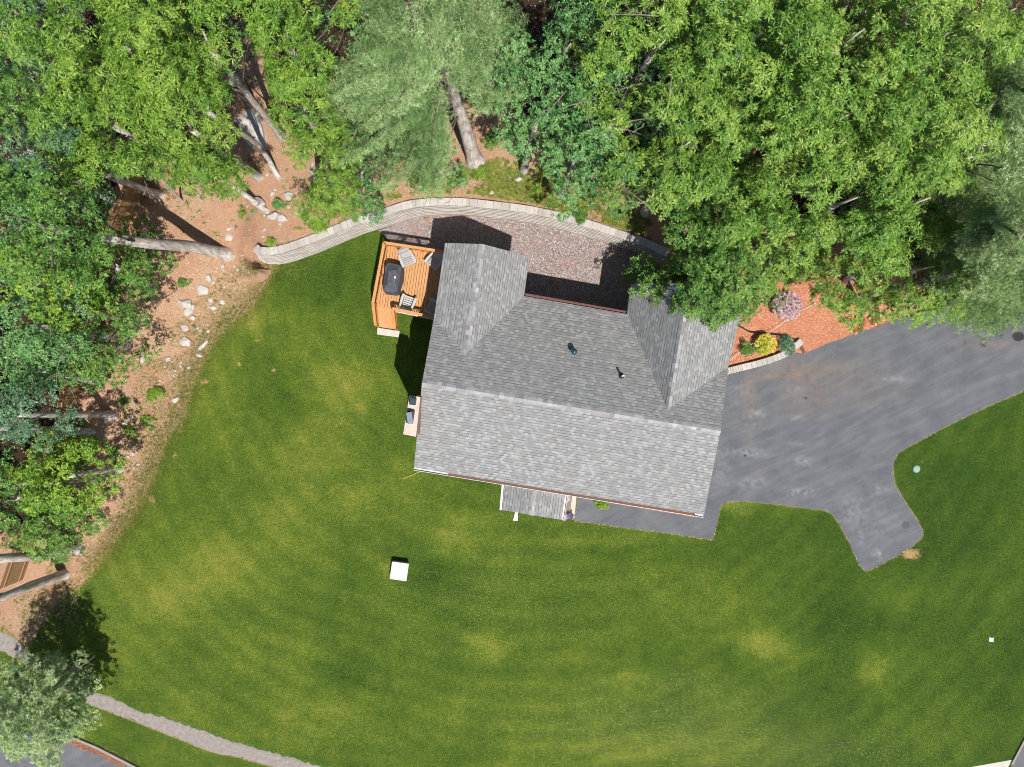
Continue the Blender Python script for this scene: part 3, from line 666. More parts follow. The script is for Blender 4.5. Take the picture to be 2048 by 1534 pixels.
def railing(a, b, drop=0.0, posts=(True, True), n=None):
    """a,b top rail points (3D). drop: total vertical descent from a to b already in points"""
    m = MB(); up_ = Vector((0, 0, 1)); m.bar(a, b, .14, .035)
    z1 = Vector((0, 0, -.06)); z2 = Vector((0, 0, -.84)); m.bar(a + z1, b + z1, .035, .08); m.bar(a + z2, b + z2, .035, .08)
    for q_ in (a, b): m.bar(q_ + Vector((0, 0, -.02)), q_ + z2, .05, .05, (0, 1, 0))
    r_ = m.build('railing', M['cedar_rail'], deck)
    Ln = (b - a).length; k = int(Ln / .12); ang = math.atan2((b - a).y, (b - a).x)
    for i in range(1, k):
        p = a + (b - a) * i / k; o = bpy.data.objects.new('baluster', balm()); COL.objects.link(o); o.location = p + Vector((0, 0, -.45)); o.rotation_euler.z = ang; o.parent = r_
    for p in [q_ for q_, f_ in zip((a, b), posts) if f_]:
        m = MB(); m.box((p.x, p.y, p.z / 2 - .02), (.09, .09, p.z - .0), ang); m.build('post', M['cedar_rail'], deck)
mid = (NWc + SWc) / 2; midn = NWc + (NEc - NWc) * .62
railing(NWc, midn); railing(midn, NEc, posts=(False, True)); railing(NWc, mid, posts=(False, True)); railing(mid, SWc, posts=(False, True)); railing(ISc, SEc, posts=(True, False))
b1 = P(751, 650, 1.0); b2 = P(790, 656, 1.0)
railing(SWc, b1, posts=(False, True)); railing(ISc, b2, posts=(False, True))
# steps
sa0, sb0 = fl(SWc), fl(ISc); sa1, sb1 = Vector((b1.x, b1.y, 0)), Vector((b2.x, b2.y, 0))
for k in range(5):
    t0, t1 = k / 5 + .0, (k + 1) / 5 + .03; z = dk - (k + 1) * dk / 6
    A0 = sa0.lerp(sa1, t0); A1 = sa0.lerp(sa1, t1); B0 = sb0.lerp(sb1, t0); B1 = sb0.lerp(sb1, t1)
    m = MB(); m.prism([A1[:2], B1[:2], B0[:2], A0[:2]], z - .04, z); m.prism([A0.lerp(A1, .1)[:2], B0.lerp(B1, .1)[:2], B0[:2], A0[:2]], z, z + dk / 6 - .04); m.build('step', M['cedar'], deck)
for (s0, s1) in ((sa0, sa1), (sb0, sb1)):
    m = MB(); m.bar(s0 - Vector((0, 0, .15)), Vector((s1.x, s1.y, .08)), .05, .25); m.build('stringer', M['cedar_rail'], deck)
m = MB(); m.prism([P(754, 669)[:2], P(798, 675)[:2], P(800, 662)[:2], P(755, 655)[:2]], 0, .1); tag(m.build('landing_slab', M['concrete'], bevel=.03), 'pale stone landing slab at the foot of the deck steps', 'slab')

# adirondack chair
def chair(mat):
    root = empty('adirondack_chair', (0, 0, 0))
    m = MB()
    for i in range(5):
        y = .28 - i * .12; m.box((0, y, .36 - i * .026), (.52, .085, .02), rx=.22)
    m.build('seat', mat, root)
    m = MB(); nS = 7
    for i in range(nS):
        u = (i - 3) / 3; hh = .78 - .17 * u * u
        a = Vector((u * .2, -.26, .24)); b = Vector((u * .32, -.26 - .42 * hh / .78, .24 + hh * .85)); m.bar(a, b, .062, .02, (0, 1, .4))
    m.bar(Vector((-.24, -.35, .4)), Vector((.24, -.35, .4)), .05, .03); m.bar(Vector((-.29, -.53, .7)), Vector((.29, -.53, .7)), .05, .03)
    m.build('backrest', mat, root)
    for s_ in (-1, 1):
        m = MB(); pl = [(s_ * .30, .36), (s_ * .43, .36), (s_ * .45, .1), (s_ * .38, -.42), (s_ * .29, -.42), (s_ * .29, .1)]
        if s_ < 0: pl = pl[::-1]
        m.prism(pl, .56, .585); m.build('armrest', mat, root)
        m = MB(); m.box((s_ * .31, .29, .28), (.035, .12, .56)); m.build('leg', mat, root)
        m = MB(); m.bar((s_ * .28, .36, .33), (s_ * .28, -.62, .04), .035, .14); m.build('leg', mat, root)
    return root
def put(o, p, rz): o.location = p; o.rotation_euler = (0, 0, rz); return o
c1 = chair(M['chairplastic'])
chairs = [(815, 519, math.radians(180 + 22), 'white slatted garden chair in full sun by the covered grill'),
          (868, 523, math.radians(180 - 38), 'pale garden chair half in the roof shade in the deck corner'),
          (816, 604, math.radians(-20), 'white garden chair at the south railing of the deck facing the grill end'),
          (866, 615, math.radians(60), 'garden chair in shade half hidden under the roof edge')]
def copytree(src):
    r_ = src.copy(); COL.objects.link(r_)
    for c_ in src.children:
        d = c_.copy(); COL.objects.link(d); d.parent = r_
        for g_ in c_.children: e_ = g_.copy(); COL.objects.link(e_); e_.parent = d
    return r_
rts = [c1] + [copytree(c1) for _ in range(3)]
for r_, (x, y, a, lb) in zip(rts, chairs): put(r_, P(x, y, dk + .4) * 1.0, a); r_.location.z = dk + .002; r_.scale = (.88, .88, .88); tag(r_, lb, 'garden chair', 'garden chairs on the cedar deck')
# covered grill
gp = P(784, 556, dk + .8); gl = tag(empty('covered_grill', (gp.x, gp.y, dk), math.radians(-9 + 0)), 'barbecue grill under a charcoal cloth cover with a small white and red mark', 'grill')
bm = bmesh.new(); levels = [(0, .45, .78), (.25, .43, .76), (.6, .41, .73), (.88, .39, .70), (.93, .36, .62), (1.0, .30, .50), (1.1, .22, .42), (1.15, .12, .36), (1.16, 0.01, .3)]
N_ = 22; rings = []; r7 = random.Random(3)
for li, (z, ax, ay) in enumerate(levels):
    ring = []
    for k in range(N_):
        a = 2 * math.pi * k / N_; ca, sa = math.cos(a), math.sin(a); pw = .33 + .1 * (li > 5)
        fx = math.copysign(abs(ca) ** pw, ca); fy = math.copysign(abs(sa) ** pw, sa)
        wv = 1 + (.05 * math.sin(a * 7 + 1) + .03 * math.sin(a * 13 + 2)) * (1.1 - z / 1.2) * 1.3
        ring.append(bm.verts.new((fx * ax * wv + .05 * (z > .9), fy * ay * wv, z + (.012 * math.sin(a * 5) if 0 < z < 1.1 else 0))))
    [v_.co.__iadd__(Vector((r7.uniform(-.02, .02), r7.uniform(-.02, .02), r7.uniform(-.02, .02) * (z > .1)))) for v_ in ring]; rings.append(ring)
for r0, r1_ in zip(rings[:-1], rings[1:]):
    for k in range(N_): bm.faces.new((r0[k], r0[(k + 1) % N_], r1_[(k + 1) % N_], r1_[k]))
bm.faces.new(rings[-1]); me = bpy.data.meshes.new('cover'); bm.to_mesh(me); bm.free()
o = link('cover', me, M['cover'], gl, False)
m = MB(); m.box((.2, .02, 1.15), (.08, .12, .01), ry=.5); m.build('mark', M['white'], None).parent = o
m = MB(); m.box((.2, .09, 1.154), (.08, .05, .01), ry=.5); m.build('mark', M['red'], None).parent = o

# ------------------------------------------------------------------ retaining wall
def strip_wall(name, base, tops, h0, courses, capw, label, setb=.02):
    """base: list of 2D pts at ground, direction such that back is on the left"""
    root = tag(empty(name, (base[0][0], base[0][1], 0)), label, 'retaining wall')
    n = len(base); nr = []
    for i in range(n):
        a = np.array(base[max(i - 1, 0)]); b = np.array(base[min(i + 1, n - 1)]); d = (b - a) / np.linalg.norm(b - a); nr.append(np.array((-d[1], d[0])))
    cum = [0]
    for i in range(1, n): cum.append(cum[-1] + np.linalg.norm(np.array(base[i]) - np.array(base[i - 1])))
    me = bpy.data.meshes.new('wall_blocks'); bm = bmesh.new(); uvl = bm.loops.layers.uv.new('UVMap')
    mc = bpy.data.meshes.new('cap_stones'); bc = bmesh.new(); uvc = bc.loops.layers.uv.new('UVMap')
    def seg(bmx, uvx, i, z0a, z1a, z0b, z1b, fo, bo, vo, gap=0, j=0):
        a = np.array(base[i]); b = np.array(base[i + 1]); oa, ob = nr[i], nr[i + 1]
        if gap: d = (b - a) / np.linalg.norm(b - a) * gap; a = a + d; b = b - d
        def vv(p, o_, off, z): return bmx.verts.new((p[0] + o_[0] * off, p[1] + o_[1] * off, z))
        v = [vv(a, oa, fo + j, z0a), vv(b, ob, fo + j, z0b), vv(b, ob, bo, z0b), vv(a, oa, bo, z0a), vv(a, oa, fo + j, z1a), vv(b, ob, fo + j, z1b), vv(b, ob, bo, z1b), vv(a, oa, bo, z1a)]
        for fi, f in enumerate(((4, 5, 6, 7), (0, 1, 5, 4), (1, 2, 6, 5), (2, 3, 7, 6), (3, 0, 4, 7))):
            fc = bmx.faces.new([v[k] for k in f])
            for l in fc.loops:
                k = v.index(l.vert); u = cum[i] if k in (0, 3, 4, 7) else cum[i + 1]
                if fi == 0: uvv = .08 + (.09 if k in (6, 7) else 0)
                else: uvv = .2 if k > 3 else 0
                l[uvx].uv = (u + vo * .23, uvv + vo * .2)
    for i in range(n - 1):
        ha, hb = tops(i / (n - 1)), tops((i + 1) / (n - 1))
        ca, cb = ha - .09, hb - .09; ch_ = .17; k = 0
        while k * ch_ < max(ca, cb) - .01:
            z0 = k * ch_
            za, zb = min((k + 1) * ch_ - .012, ca), min((k + 1) * ch_ - .012, cb)
            if za > z0 and zb > z0: seg(bm, uvl, i, z0, za, z0, zb, k * setb, capw + .05, k, 0, random.uniform(0, .012))
            k += 1
        fo = (max(ca, cb) / ch_) * setb - .04
        seg(bc, uvc, i, ca, ha, cb, hb, fo, fo + capw + .05, 9, .006, random.uniform(-.008, .008))
    bm.normal_update(); bm.to_mesh(me); bm.free(); bc.normal_update(); bc.to_mesh(mc); bc.free()
    link('wall_blocks', me, M['block'], root); link('cap_stones', mc, M['block'], root)
    return root
wb = smooth_line(GP([(520, 519), (530, 526)] + WALL_BASE[1:]), 4); wb = resample(wb, .45, False) + [wb[-1]]
strip_wall('retaining_wall', wb, lambda s_: 1.6 - .35 * min(1, s_ * 1.8), 1.3, 7, .34, 'long curved pale block retaining wall behind the house', .034)
lw = smooth_line(GP([(1440, 751), (1457, 747), (1480, 741), (1520, 731), (1560, 717), (1583, 703), (1604, 686)]), 4); lw = resample(lw, .42, False) + [lw[-1]]
strip_wall('garden_wall', lw, lambda s_: .62 - .35 * s_, .6, 3, .28, 'short curved pale block wall between garden bed and driveway', .01)
# raised bed soil inside garden wall
bedp = [(1440, 748), (1480, 736), (1520, 726), (1560, 711), (1583, 698), (1600, 684), (1570, 672), (1530, 666), (1490, 662), (1470, 650), (1440, 650)]
cdt_mesh('mulch', GP(bedp), .3, .03, M['mulch'], None, 'structure', lambda X, Y: .06 + .38 * (1 - sstep(8.5, 15.0, X)))
ed = MB(); epts = [P(1474, 650, .34), P(1484, 655, .33), P(1500, 664, .31), P(1525, 667, .3), P(1550, 669, .26), P(1575, 673, .22), P(1598, 683, .16)]
ed.tube(epts, [.035] * 7, 6); tag(ed.build('garden_edging', M['black']), 'thin black curved edging along the top of the garden bed', 'edging')
ed = MB(); ed.bar(P(1602, 693, .08), P(1609, 706, .06), .14, .1); tag(ed.build('edging_board', M['fascia']), 'short brown board at the end of the low garden wall', 'board')
tw = MB(); tp = [P(1452, 727, .55), P(1480, 705, .5), P(1520, 676, .44), P(1552, 656, .36), P(1590, 628, .3), P(1632, 606, .3)]
tw.tube(tp, [.014] * 6, 5); tag(tw.build('white_hose', M['white']), 'thin white hose lying diagonally across the orange mulch', 'hose')

# ------------------------------------------------------------------ small things
c_ = P(798.5, 1142.5, .42); m = MB(); rz = math.radians(-8)
box = tag(empty('utility_box', (c_.x, c_.y, 0), rz), 'square white utility box standing in the lawn', 'utility box')
m.box((0, 0, .2), (.82, .84, .4)); m.build('box_body', M['white'], box, False, bevel=.02)
m = MB(); m.box((0, 0, .42), (.88, .92, .05)); m.build('lid', M['white'], box, False, bevel=.015)
m = MB(); m.lathe((.33, -.36, .445), [(.02, 0), (.02, .015)], 8); m.build('lid_bolt', M['black'], box, False)
c_ = P(1834, 938, .1); m = MB(); m.lathe((c_.x, c_.y, 0), [(.2, 0), (.2, .05), (.18, .08), (.08, .09)], 24); sl_ = m.build('septic_lid', M['green_lid'], smooth=True); tag(sl_, 'round pale green access lid in the grass beside the driveway', 'access lid')
c_ = P(1812, 1051); m = MB(); m.lathe((c_.x, c_.y, 0), [(.23, .0), (.23, .018), (.2, .022)], 28); dr = tag(empty('drain', (c_.x, c_.y, 0)), 'round dark drain cover near the end of the driveway spur', 'drain')
m.build('drain_frame', M['asphalt'], dr); m = MB(); m.lathe((c_.x, c_.y, .02), [(.19, 0), (.19, .008)], 28)
m.build('drain_grate', M['darkmetal'], dr)
c_ = P(1982, 1278); m = MB(); m.v = [(c_.x - .12, c_.y - .12, .03), (c_.x + .1, c_.y - .14, .05), (c_.x + .12, c_.y + .1, .03), (c_.x, c_.y + .06, .08), (c_.x - .1, c_.y + .14, .04)]
m.f = [(0, 1, 3), (1, 2, 3), (0, 3, 4)]; o = m.build('paper', M['white']); md = o.modifiers.new('s', 'SOLIDIFY'); md.thickness = .004; tag(o, 'scrap of white paper lying alone on the lawn at the right', 'paper')
m = MB(); a = P(1033, 1022, .06); b = P(1031, 1041, .03); m.v = [(a.x - .06, a.y, .05), (a.x + .06, a.y, .05), (b.x + .13, b.y, .02), (b.x - .13, b.y, .02), (a.x - .06, a.y, .12), (a.x + .06, a.y, .12), (b.x + .13, b.y, .06), (b.x - .13, b.y, .06)]
m.f = [(0, 3, 2, 1), (4, 5, 6, 7), (0, 1, 5, 4), (1, 2, 6, 5), (2, 3, 7, 6), (3, 0, 4, 7)]; tag(m.build('splash_block', M['white']), 'white wedge splash block on the grass in front of the porch roof', 'splash block')
m = MB(); pts = [P(851, 938, .03), P(835, 945, .03), P(822, 951, .03), P(806, 957, .03)]; m.tube(pts, [.025] * 4, 6); tag(m.build('hose', simple('yellow_hose', C(190, 180, 90), .1)), 'short yellowish hose in the grass off the south west roof corner', 'hose')
# flower pots by the porch
def leaves_patch(*a, **k): pass
# ------------------------------------------------------------------ foliage generators (numpy)
rs = np.random.RandomState(11)
def leaf_mesh(name, base, dirs, nrm, Ln, Wd, tint, fold=.25, tipfrac=.5):
    """each leaf: base, left, tip, right -> two triangles folded on the midrib"""
    side = np.cross(dirs, nrm); side /= (np.linalg.norm(side, axis=1, keepdims=True) + 1e-9)
    up = np.cross(side, dirs)
    midp = base + dirs * (Ln * tipfrac)[:, None]
    l = midp + side * (Wd / 2)[:, None] + up * (Wd * fold)[:, None]; r = midp - side * (Wd / 2)[:, None] + up * (Wd * fold)[:, None]
    tip = base + dirs * Ln[:, None] - up * (Ln * .12)[:, None]
    n = len(base); V = np.stack([base, l, tip, r], 1).reshape(-1, 3)
    i = np.arange(n) * 4; Fq = np.stack([i, i + 2, i + 1, i, i + 3, i + 2], 1).reshape(-1)
    return mesh_np(name, V, Fq, 3, attrs={'tint': np.repeat(tint, 4)})
def unit(v): return v / (np.linalg.norm(v, axis=1, keepdims=True) + 1e-9)
def rosettes(cent, nrm, tint, nl, L0, L1, wr, spread=.35):
    """cent (n,3), nrm (n,3) -> arrays of leaves"""
    n = len(cent); nrm = unit(nrm)
    ref = np.tile((1., 0, 0), (n, 1)); ref[np.abs(nrm[:, 0]) > .9] = (0, 1, 0)
    a = unit(np.cross(nrm, ref)); b = np.cross(nrm, a)
    ph = rs.rand(n) * 6.28; k = np.arange(nl) * 2 * np.pi / nl
    ang = ph[:, None] + k[None] + rs.randn(n, nl) * .25
    el = rs.uniform(-.15, spread * 2, (n, nl))
    d = (a[:, None] * np.cos(ang)[..., None] + b[:, None] * np.sin(ang)[..., None]) * np.cos(el)[..., None] + nrm[:, None] * np.sin(el)[..., None]
    d[..., 2] -= .12
    base = cent[:, None] + d * .015; d = unit(d.reshape(-1, 3))
    sz = rs.uniform(.75, 1.2, n)[:, None] * rs.uniform(.75, 1.15, (n, nl))
    Ln = (rs.uniform(L0, L1, (n, nl)) * sz).ravel()
    nn = unit(np.repeat(nrm, nl, 0) + rs.randn(n * nl, 3) * .3)
    tt = (np.repeat(tint + rs.randn(n) * .1, nl) + rs.randn(n * nl) * .16)
    return base.reshape(-1, 3), d, nn, Ln, Ln * wr, np.clip(tt, 0, 1)
L2 = None
TYPES = {  # nl, L0, L1, width ratio, spread
    'chest': (8, .135, .215, .25, .32), 'rosette': (9, .13, .205, .28, .3), 'oak': (7, .10, .155, .44, .45), 'mid': (7, .105, .165, .42, .4),
    'blue': (6, .10, .15, .42, .5), 'yellow': (6, .10, .16, .5, .4), 'pale': (7, .10, .15, .36, .5)}
GAPS = [([(462, 135), (492, 130), (520, 200), (548, 240), (545, 300), (580, 380), (565, 390), (520, 320), (480, 280), (462, 200)], 26), ([(232, 368), (288, 368), (288, 430), (236, 430)], 26), ([(1050, -40), (1105, -40), (1098, 50), (1066, 50)], 26)]
def in_gap(x, y, z, r):
    px, py = 1024 + x * F / (H - z), 767 - y * F / (H - z); a_, b_ = np.array([px]), np.array([py])
    for g, m_ in GAPS:
        if inside(a_, b_, g)[0] or seg_dist(a_, b_, g)[0] < r * 34 + 4: return True
    return False
def crown_points(C0, R, Rz, n_cl, seed, droop=1.0, rc=(.5, .95)):
    r_ = np.random.RandomState(seed); out = []
    tries = 0; ph = r_.rand(4) * 6.28
    while len(out) < n_cl and tries < n_cl * 30:
        tries += 1
        rr_ = math.sqrt(r_.rand()); a = r_.rand() * 6.283
        Rm = R * (1 + .13 * math.sin(3 * a + ph[0]) + .09 * math.sin(5 * a + ph[1]) + .06 * math.sin(9 * a + ph[2]))
        c_r = r_.uniform(*rc); x, y = rr_ * Rm * math.cos(a), rr_ * Rm * math.sin(a)
        z = Rz * (1 - rr_ ** 2.2) - .25 * Rz * rr_ + r_.choice((-1.5, -.5, .1, .6)) + r_.uniform(-.3, .3)
        if rr_ < .85 and float(fbm((C0.x + x) * .42, (C0.y + y) * .42, 2)) < .34: continue
        if any((x - o_[0]) ** 2 + (y - o_[1]) ** 2 + (z - o_[2]) ** 2 < (.86 * (c_r + o_[3]) * .95) ** 2 for o_ in out): continue
        out.append((x, y, z, c_r, r_.uniform(-.17, .17)))
    low = []
    for _ in range(int(n_cl * .4)):
        rr_ = math.sqrt(r_.rand()) * .95; a = r_.rand() * 6.283
        if float(fbm((C0.x + rr_ * R * math.cos(a)) * .42, (C0.y + rr_ * R * math.sin(a)) * .42, 2)) < .34: continue
        low.append((rr_ * R * math.cos(a), rr_ * R * math.sin(a), Rz * .3 * (1 - rr_) - r_.uniform(1.4, 3.2), r_.uniform(*rc), r_.uniform(-.2, .1)))
    return np.array(out), np.array(low) if low else np.zeros((0, 5))
def foliage(name, clumps, typ, parent, mat, dens=1.0, origin=(0, 0, 0)):
    nl, L0, L1, wr, spd = TYPES[typ]
    cs, ns, ts = [], [], []
    for x, y, z, rc, tn in clumps:
        k = max(4, int(rc * rc * 112 * dens)); d = unit(rs.randn(k, 3)); d[:, 2] = np.where(d[:, 2] < -.25, -d[:, 2], d[:, 2])
        rad = rs.uniform(.55, 1.0, k) ** .6 * (1 + .22 * np.sin(d[:, 0] * 5 + x) * np.cos(d[:, 1] * 4 + y))
        p = np.stack([d[:, 0] * rad * rc, d[:, 1] * rad * rc, d[:, 2] * rad * rc * .62], 1) + (x, y, z)
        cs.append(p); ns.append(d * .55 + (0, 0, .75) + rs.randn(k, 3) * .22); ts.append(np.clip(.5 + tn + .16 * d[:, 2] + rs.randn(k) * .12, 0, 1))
    cs = np.concatenate(cs) - np.array(origin); ns = np.concatenate(ns); ts = np.concatenate(ts)
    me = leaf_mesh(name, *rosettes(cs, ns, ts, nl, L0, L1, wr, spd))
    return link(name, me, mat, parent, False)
def curve_pts(a, b, sag, n=6, side=None, seed=0):
    a = Vector(a); b = Vector(b); d = b - a; r_ = random.Random(seed)
    off = Vector((r_.uniform(-1, 1), r_.uniform(-1, 1), 0)) * d.length * .05
    return [a + d * t_ + (Vector((0, 0, sag)) + off) * math.sin(math.pi * t_) for t_ in (i / (n - 1) for i in range(n))]
NTREE = 0
def tree(px, py, zc, R, typ, label, base=None, ncl=None, Rz=None, trunk_r=.2, dens=1.0, rc=(.5, .95), twigs=1, extra=None, group='trees of the wood around the garden', name='broadleaf_tree', via=None, mat=None, lean=0.5, crown_on=True):
    """px,py: where the crown's middle shows in the photo, zc its height, R its radius in metres"""
    global NTREE; NTREE += 1; sd = NTREE * 13 + 5
    Cc = P(px, py, zc); rr = random.Random(sd)
    if base is None:
        b = Vector((Cc.x + rr.uniform(-lean, lean), Cc.y + rr.uniform(-lean, lean), 0))
    else: b = Pg(*base)
    b.z = float(terrain(np.array([b.x]), np.array([b.y]))[0]) - .15
    root = tag(empty(name, b), label, 'tree', group)
    Rz = Rz or R * .55
    n_cl = ncl or int(R * R * 2.6 + 5)
    up_, low = crown_points(Cc, R, Rz, n_cl, sd, rc=rc)
    cl = np.concatenate([up_, low]) if len(low) else up_
    cl[:, 0] += Cc.x; cl[:, 1] += Cc.y; cl[:, 2] += Cc.z
    if extra:
        ex = []
        for (ex_, ey_, ez_, er_) in extra: q_ = P(ex_, ey_, ez_); ex.append((q_.x, q_.y, ez_, er_, rr.uniform(-.15, .15)))
        cl = np.concatenate([cl, np.array(ex)])
    cl[:, 2] = np.maximum(cl[:, 2], 1.2)
    kp = [not in_gap(*c_[:4]) for c_ in cl[:len(up_)]]
    if sum(kp) > 3: up_ = up_[np.array(kp)]
    cl = np.array([c_ for c_ in cl if not in_gap(*c_[:4])]) if sum(kp) > 3 else cl
    # trunk with limbs
    m = MB(); fork = Vector((Cc.x, Cc.y, Cc.z - R * .35)); path = [b]
    if via: path += [P(*v_) for v_ in via]
    path.append(fork); fine = [tuple(b - Vector((0, 0, .6))), tuple(b - Vector((0, 0, .1)))] + smooth_line([tuple(p) for p in path], 5)[1:]; nf = len(fine)
    m.tube([Vector(p) - b for p in fine], [trunk_r * (2.0 if i == 0 else 1.45 if i == 1 else 1.0 - .5 * i / nf) for i in range(nf)], 10)
    m.tube([fork - b, Vector((Cc.x + .3, Cc.y, Cc.z + Rz * .3)) - b], [trunk_r * .4, .02], 7)
    nf0 = len(m.f); idx = list(range(len(up_))); rr.shuffle(idx)
    for i in idx[:min(len(idx), 7)]:
        e_ = Vector(cl[i][:3]); t_ = rr.uniform(.55, 1.0); st = Vector(fine[int((nf - 1) * t_)])
        if st.z < b.z + 2.0: st = fork
        cp = curve_pts(st - b, e_ - b, .25, 6, seed=i); m.tube(cp, [trunk_r * .18 * (1 - .85 * k / 5) + .006 for k in range(6)], 5)
    tk = m.build('trunk', [M['bark'], M['limb']], root, False, smooth=True)
    tk.data.polygons.foreach_set('material_index', (np.arange(len(m.f)) >= nf0).astype(np.int32))
    if twigs:
        for _ in range(twigs if twigs > 1 or rr.random() < .35 else 0):
            m = MB()
            i = rr.choice(idx); c_ = Vector(cl[i][:3]) + Vector((rr.uniform(-.6, .6), rr.uniform(-.6, .6), rr.uniform(.0, .35)))
            a_ = rr.uniform(0, 6.28); ln = rr.uniform(.8, 2.0); e_ = c_ + Vector((math.cos(a_) * ln, math.sin(a_) * ln, rr.uniform(.0, .4)))
            m.tube(curve_pts(c_ - b, e_ - b, .1, 5, seed=i), [.02, .017, .013, .009, .004], 5)
            for q_ in range(3):
                s_ = c_.lerp(e_, rr.uniform(.3, .8)); a2 = a_ + rr.choice((-1, 1)) * rr.uniform(.5, 1.0)
                m.tube(curve_pts(s_ - b, s_ + Vector((math.cos(a2) * ln * .4, math.sin(a2) * ln * .4, .1)) - b, .03, 4, seed=i), [.014, .01, .007, .004], 4)
            m.build('dead_branch', M['twig'], root, False)
    if crown_on: foliage('crown', cl, typ, root, mat or L[typ], dens, b)
    return root
def pine(px, py, zt, R, base, label, via=None, nlev=15, nb=7, zlow=.35, cut=None, stretch=None, group='trees of the wood around the garden', trunk_r=.3):
    global NTREE; NTREE += 1; rr = np.random.RandomState(NTREE * 7 + 1)
    T_ = P(px, py, zt); b = Pg(*base) if base else Vector((T_.x * 1.0, T_.y, 0)); b.z = float(terrain(np.array([b.x]), np.array([b.y]))[0]) - .15
    root = tag(empty('pine_tree', b), label, 'tree', group)
    path = [b] + ([P(*v_) for v_ in via] if via else []) + [T_]
    fine = [tuple(b - Vector((0, 0, .6))), tuple(b)] + smooth_line([tuple(p) for p in path], 8)[1:]; nf = len(fine)
    m = MB(); m.tube([Vector(p) - b for p in fine], [trunk_r * (1.9 if i == 0 else 1.4 if i == 1 else 1 - .93 * i / nf) for i in range(nf)], 12)
    br = m; nf0 = len(m.f); cs, ns, ts = [], [], []
    for li in range(nlev):
        t_ = zlow + (1 - zlow) * (li / (nlev - 1)) ** .9; ax = Vector(fine[min(nf - 1, int(t_ * (nf - 1)))])
        Lb = R * (1 - ((t_ - zlow) / (1 - zlow)) ** 1.6 * .88) * rr.uniform(.85, 1.1); a0 = rr.rand() * 6.28
        if t_ < zlow + .12: Lb *= .8
        for k in range(nb):
            a = a0 + k * 6.283 / nb + rr.randn() * .22; Lk = Lb * rr.uniform(.75, 1.12)
            if stretch: Lk *= 1 + stretch[1] * max(0, math.cos(a - stretch[0]))
            if cut and inside(np.array([1024 + (ax.x + math.cos(a) * Lk * .6) * F / (H - ax.z)]), np.array([767 - (ax.y + math.sin(a) * Lk * .6) * F / (H - ax.z)]), cut)[0]: continue
            d = np.array((math.cos(a), math.sin(a), rr.uniform(-.05, .3))); s_ = np.array((-d[1], d[0], 0)); A_ = np.array(ax)
            ntw = int(Lk / .1); tn = rr.uniform(-.25, .2)
            pts_ = [A_ + d * Lk * u - np.array((0, 0, .28 * Lk * u * u * .5)) for u in np.linspace(0, 1, 6)]
            br.tube([Vector(p) - b for p in pts_], [.035 * (1 - u) + .006 for u in np.linspace(0, 1, 6)], 5)
            for j in range(ntw):
                u = .18 + .82 * (j + rr.rand()) / ntw; p = A_ + d * Lk * u - np.array((0, 0, .14 * Lk * u * u - .07))
                tl = (.25 + .62 * math.sin(math.pi * min(1, u * .85 + .12))) * min(1, Lk / 2.2) * rr.uniform(.7, 1.2); sg = 1 if j % 2 else -1
                td = s_ * sg * .8 + d * .65 + np.array((0, 0, rr.uniform(-.1, .2))); kk = max(2, int(tl / .062))
                uu = np.linspace(.15, 1, kk)[:, None]; q_ = p + td * tl * uu + rr.randn(kk, 3) * .03
                cs.append(q_); ns.append(np.tile(td * .9 + np.array((0, 0, .5)), (kk, 1)) + rr.randn(kk, 3) * .3); ts.append(np.clip(.5 + tn + rr.randn(kk) * .16, 0, 1))
    tk = m.build('trunk', [M['bark'], M['limb']], root, False, smooth=True)
    tk.data.polygons.foreach_set('material_index', (np.arange(len(m.f)) >= nf0).astype(np.int32))
    cs = np.concatenate(cs); ns = np.concatenate(ns); ts = np.concatenate(ts)
    if cut:
        kx = 1024 + cs[:, 0] * F / (H - cs[:, 2]) + rr.randn(len(cs)) * 9; ky = 767 - cs[:, 1] * F / (H - cs[:, 2]) + rr.randn(len(cs)) * 9
        kp = ~inside(kx, ky, cut); cs, ns, ts = cs[kp], ns[kp], ts[kp]
    cs = cs - np.array(b)
    me = leaf_mesh('crown', *rosettes(cs, ns, ts, 7, .09, .16, .17, .5)); link('crown', me, L['pine'], root, False)
    return root
def bush(px, py, r, h, typ, label, name='shrub', cat='shrub', n=10, mat=None, group=None, flowers=None, z=None, dens=2.4, leafs=.6):
    p = Pg(px, py) if z is None else P(px, py, z); root = tag(empty(name, p), label, cat, group); rr = random.Random(int(px * 7 + py))
    cl = []
    for i in range(n):
        a = rr.uniform(0, 6.28); q_ = math.sqrt(rr.random()) * r * .75; cl.append((math.cos(a) * q_, math.sin(a) * q_, h * (.9 - .5 * (q_ / r) ** 2) * rr.uniform(.6, 1), r * rr.uniform(.3, .5), rr.uniform(-.15, .15)))
    nl, L0, L1, wr, spd = TYPES[typ]; TYPES['_b'] = (nl, L0 * leafs, L1 * leafs, wr, spd)
    foliage('leaves', cl, '_b', root, mat or L[typ], dens * 2.2)
    m = MB()
    for i in range(5): m.tube([(0, 0, -.02), Vector(cl[i][:3])], [.02, .008], 5)
    m.build('stem', M['bark'], root, False)
    if flowers:
        for fm_, nf_, fs in flowers:
            k = nf_; a = rs.rand(k) * 6.28; q_ = np.sqrt(rs.rand(k)) * r; cen = np.stack([np.cos(a) * q_, np.sin(a) * q_, h * (1.05 - .4 * (q_ / r) ** 2) + rs.rand(k) * .05], 1)
            me = leaf_mesh('flowers', *rosettes(cen, np.tile((0, 0, 1.), (k, 1)) + rs.randn(k, 3) * .3, np.clip(.5 + rs.randn(k) * .25, 0, 1), 5, fs, fs * 1.3, .9, .25)); link('flowers', me, L[fm_], root, False)
    return root
exec_marker = 'TREES'
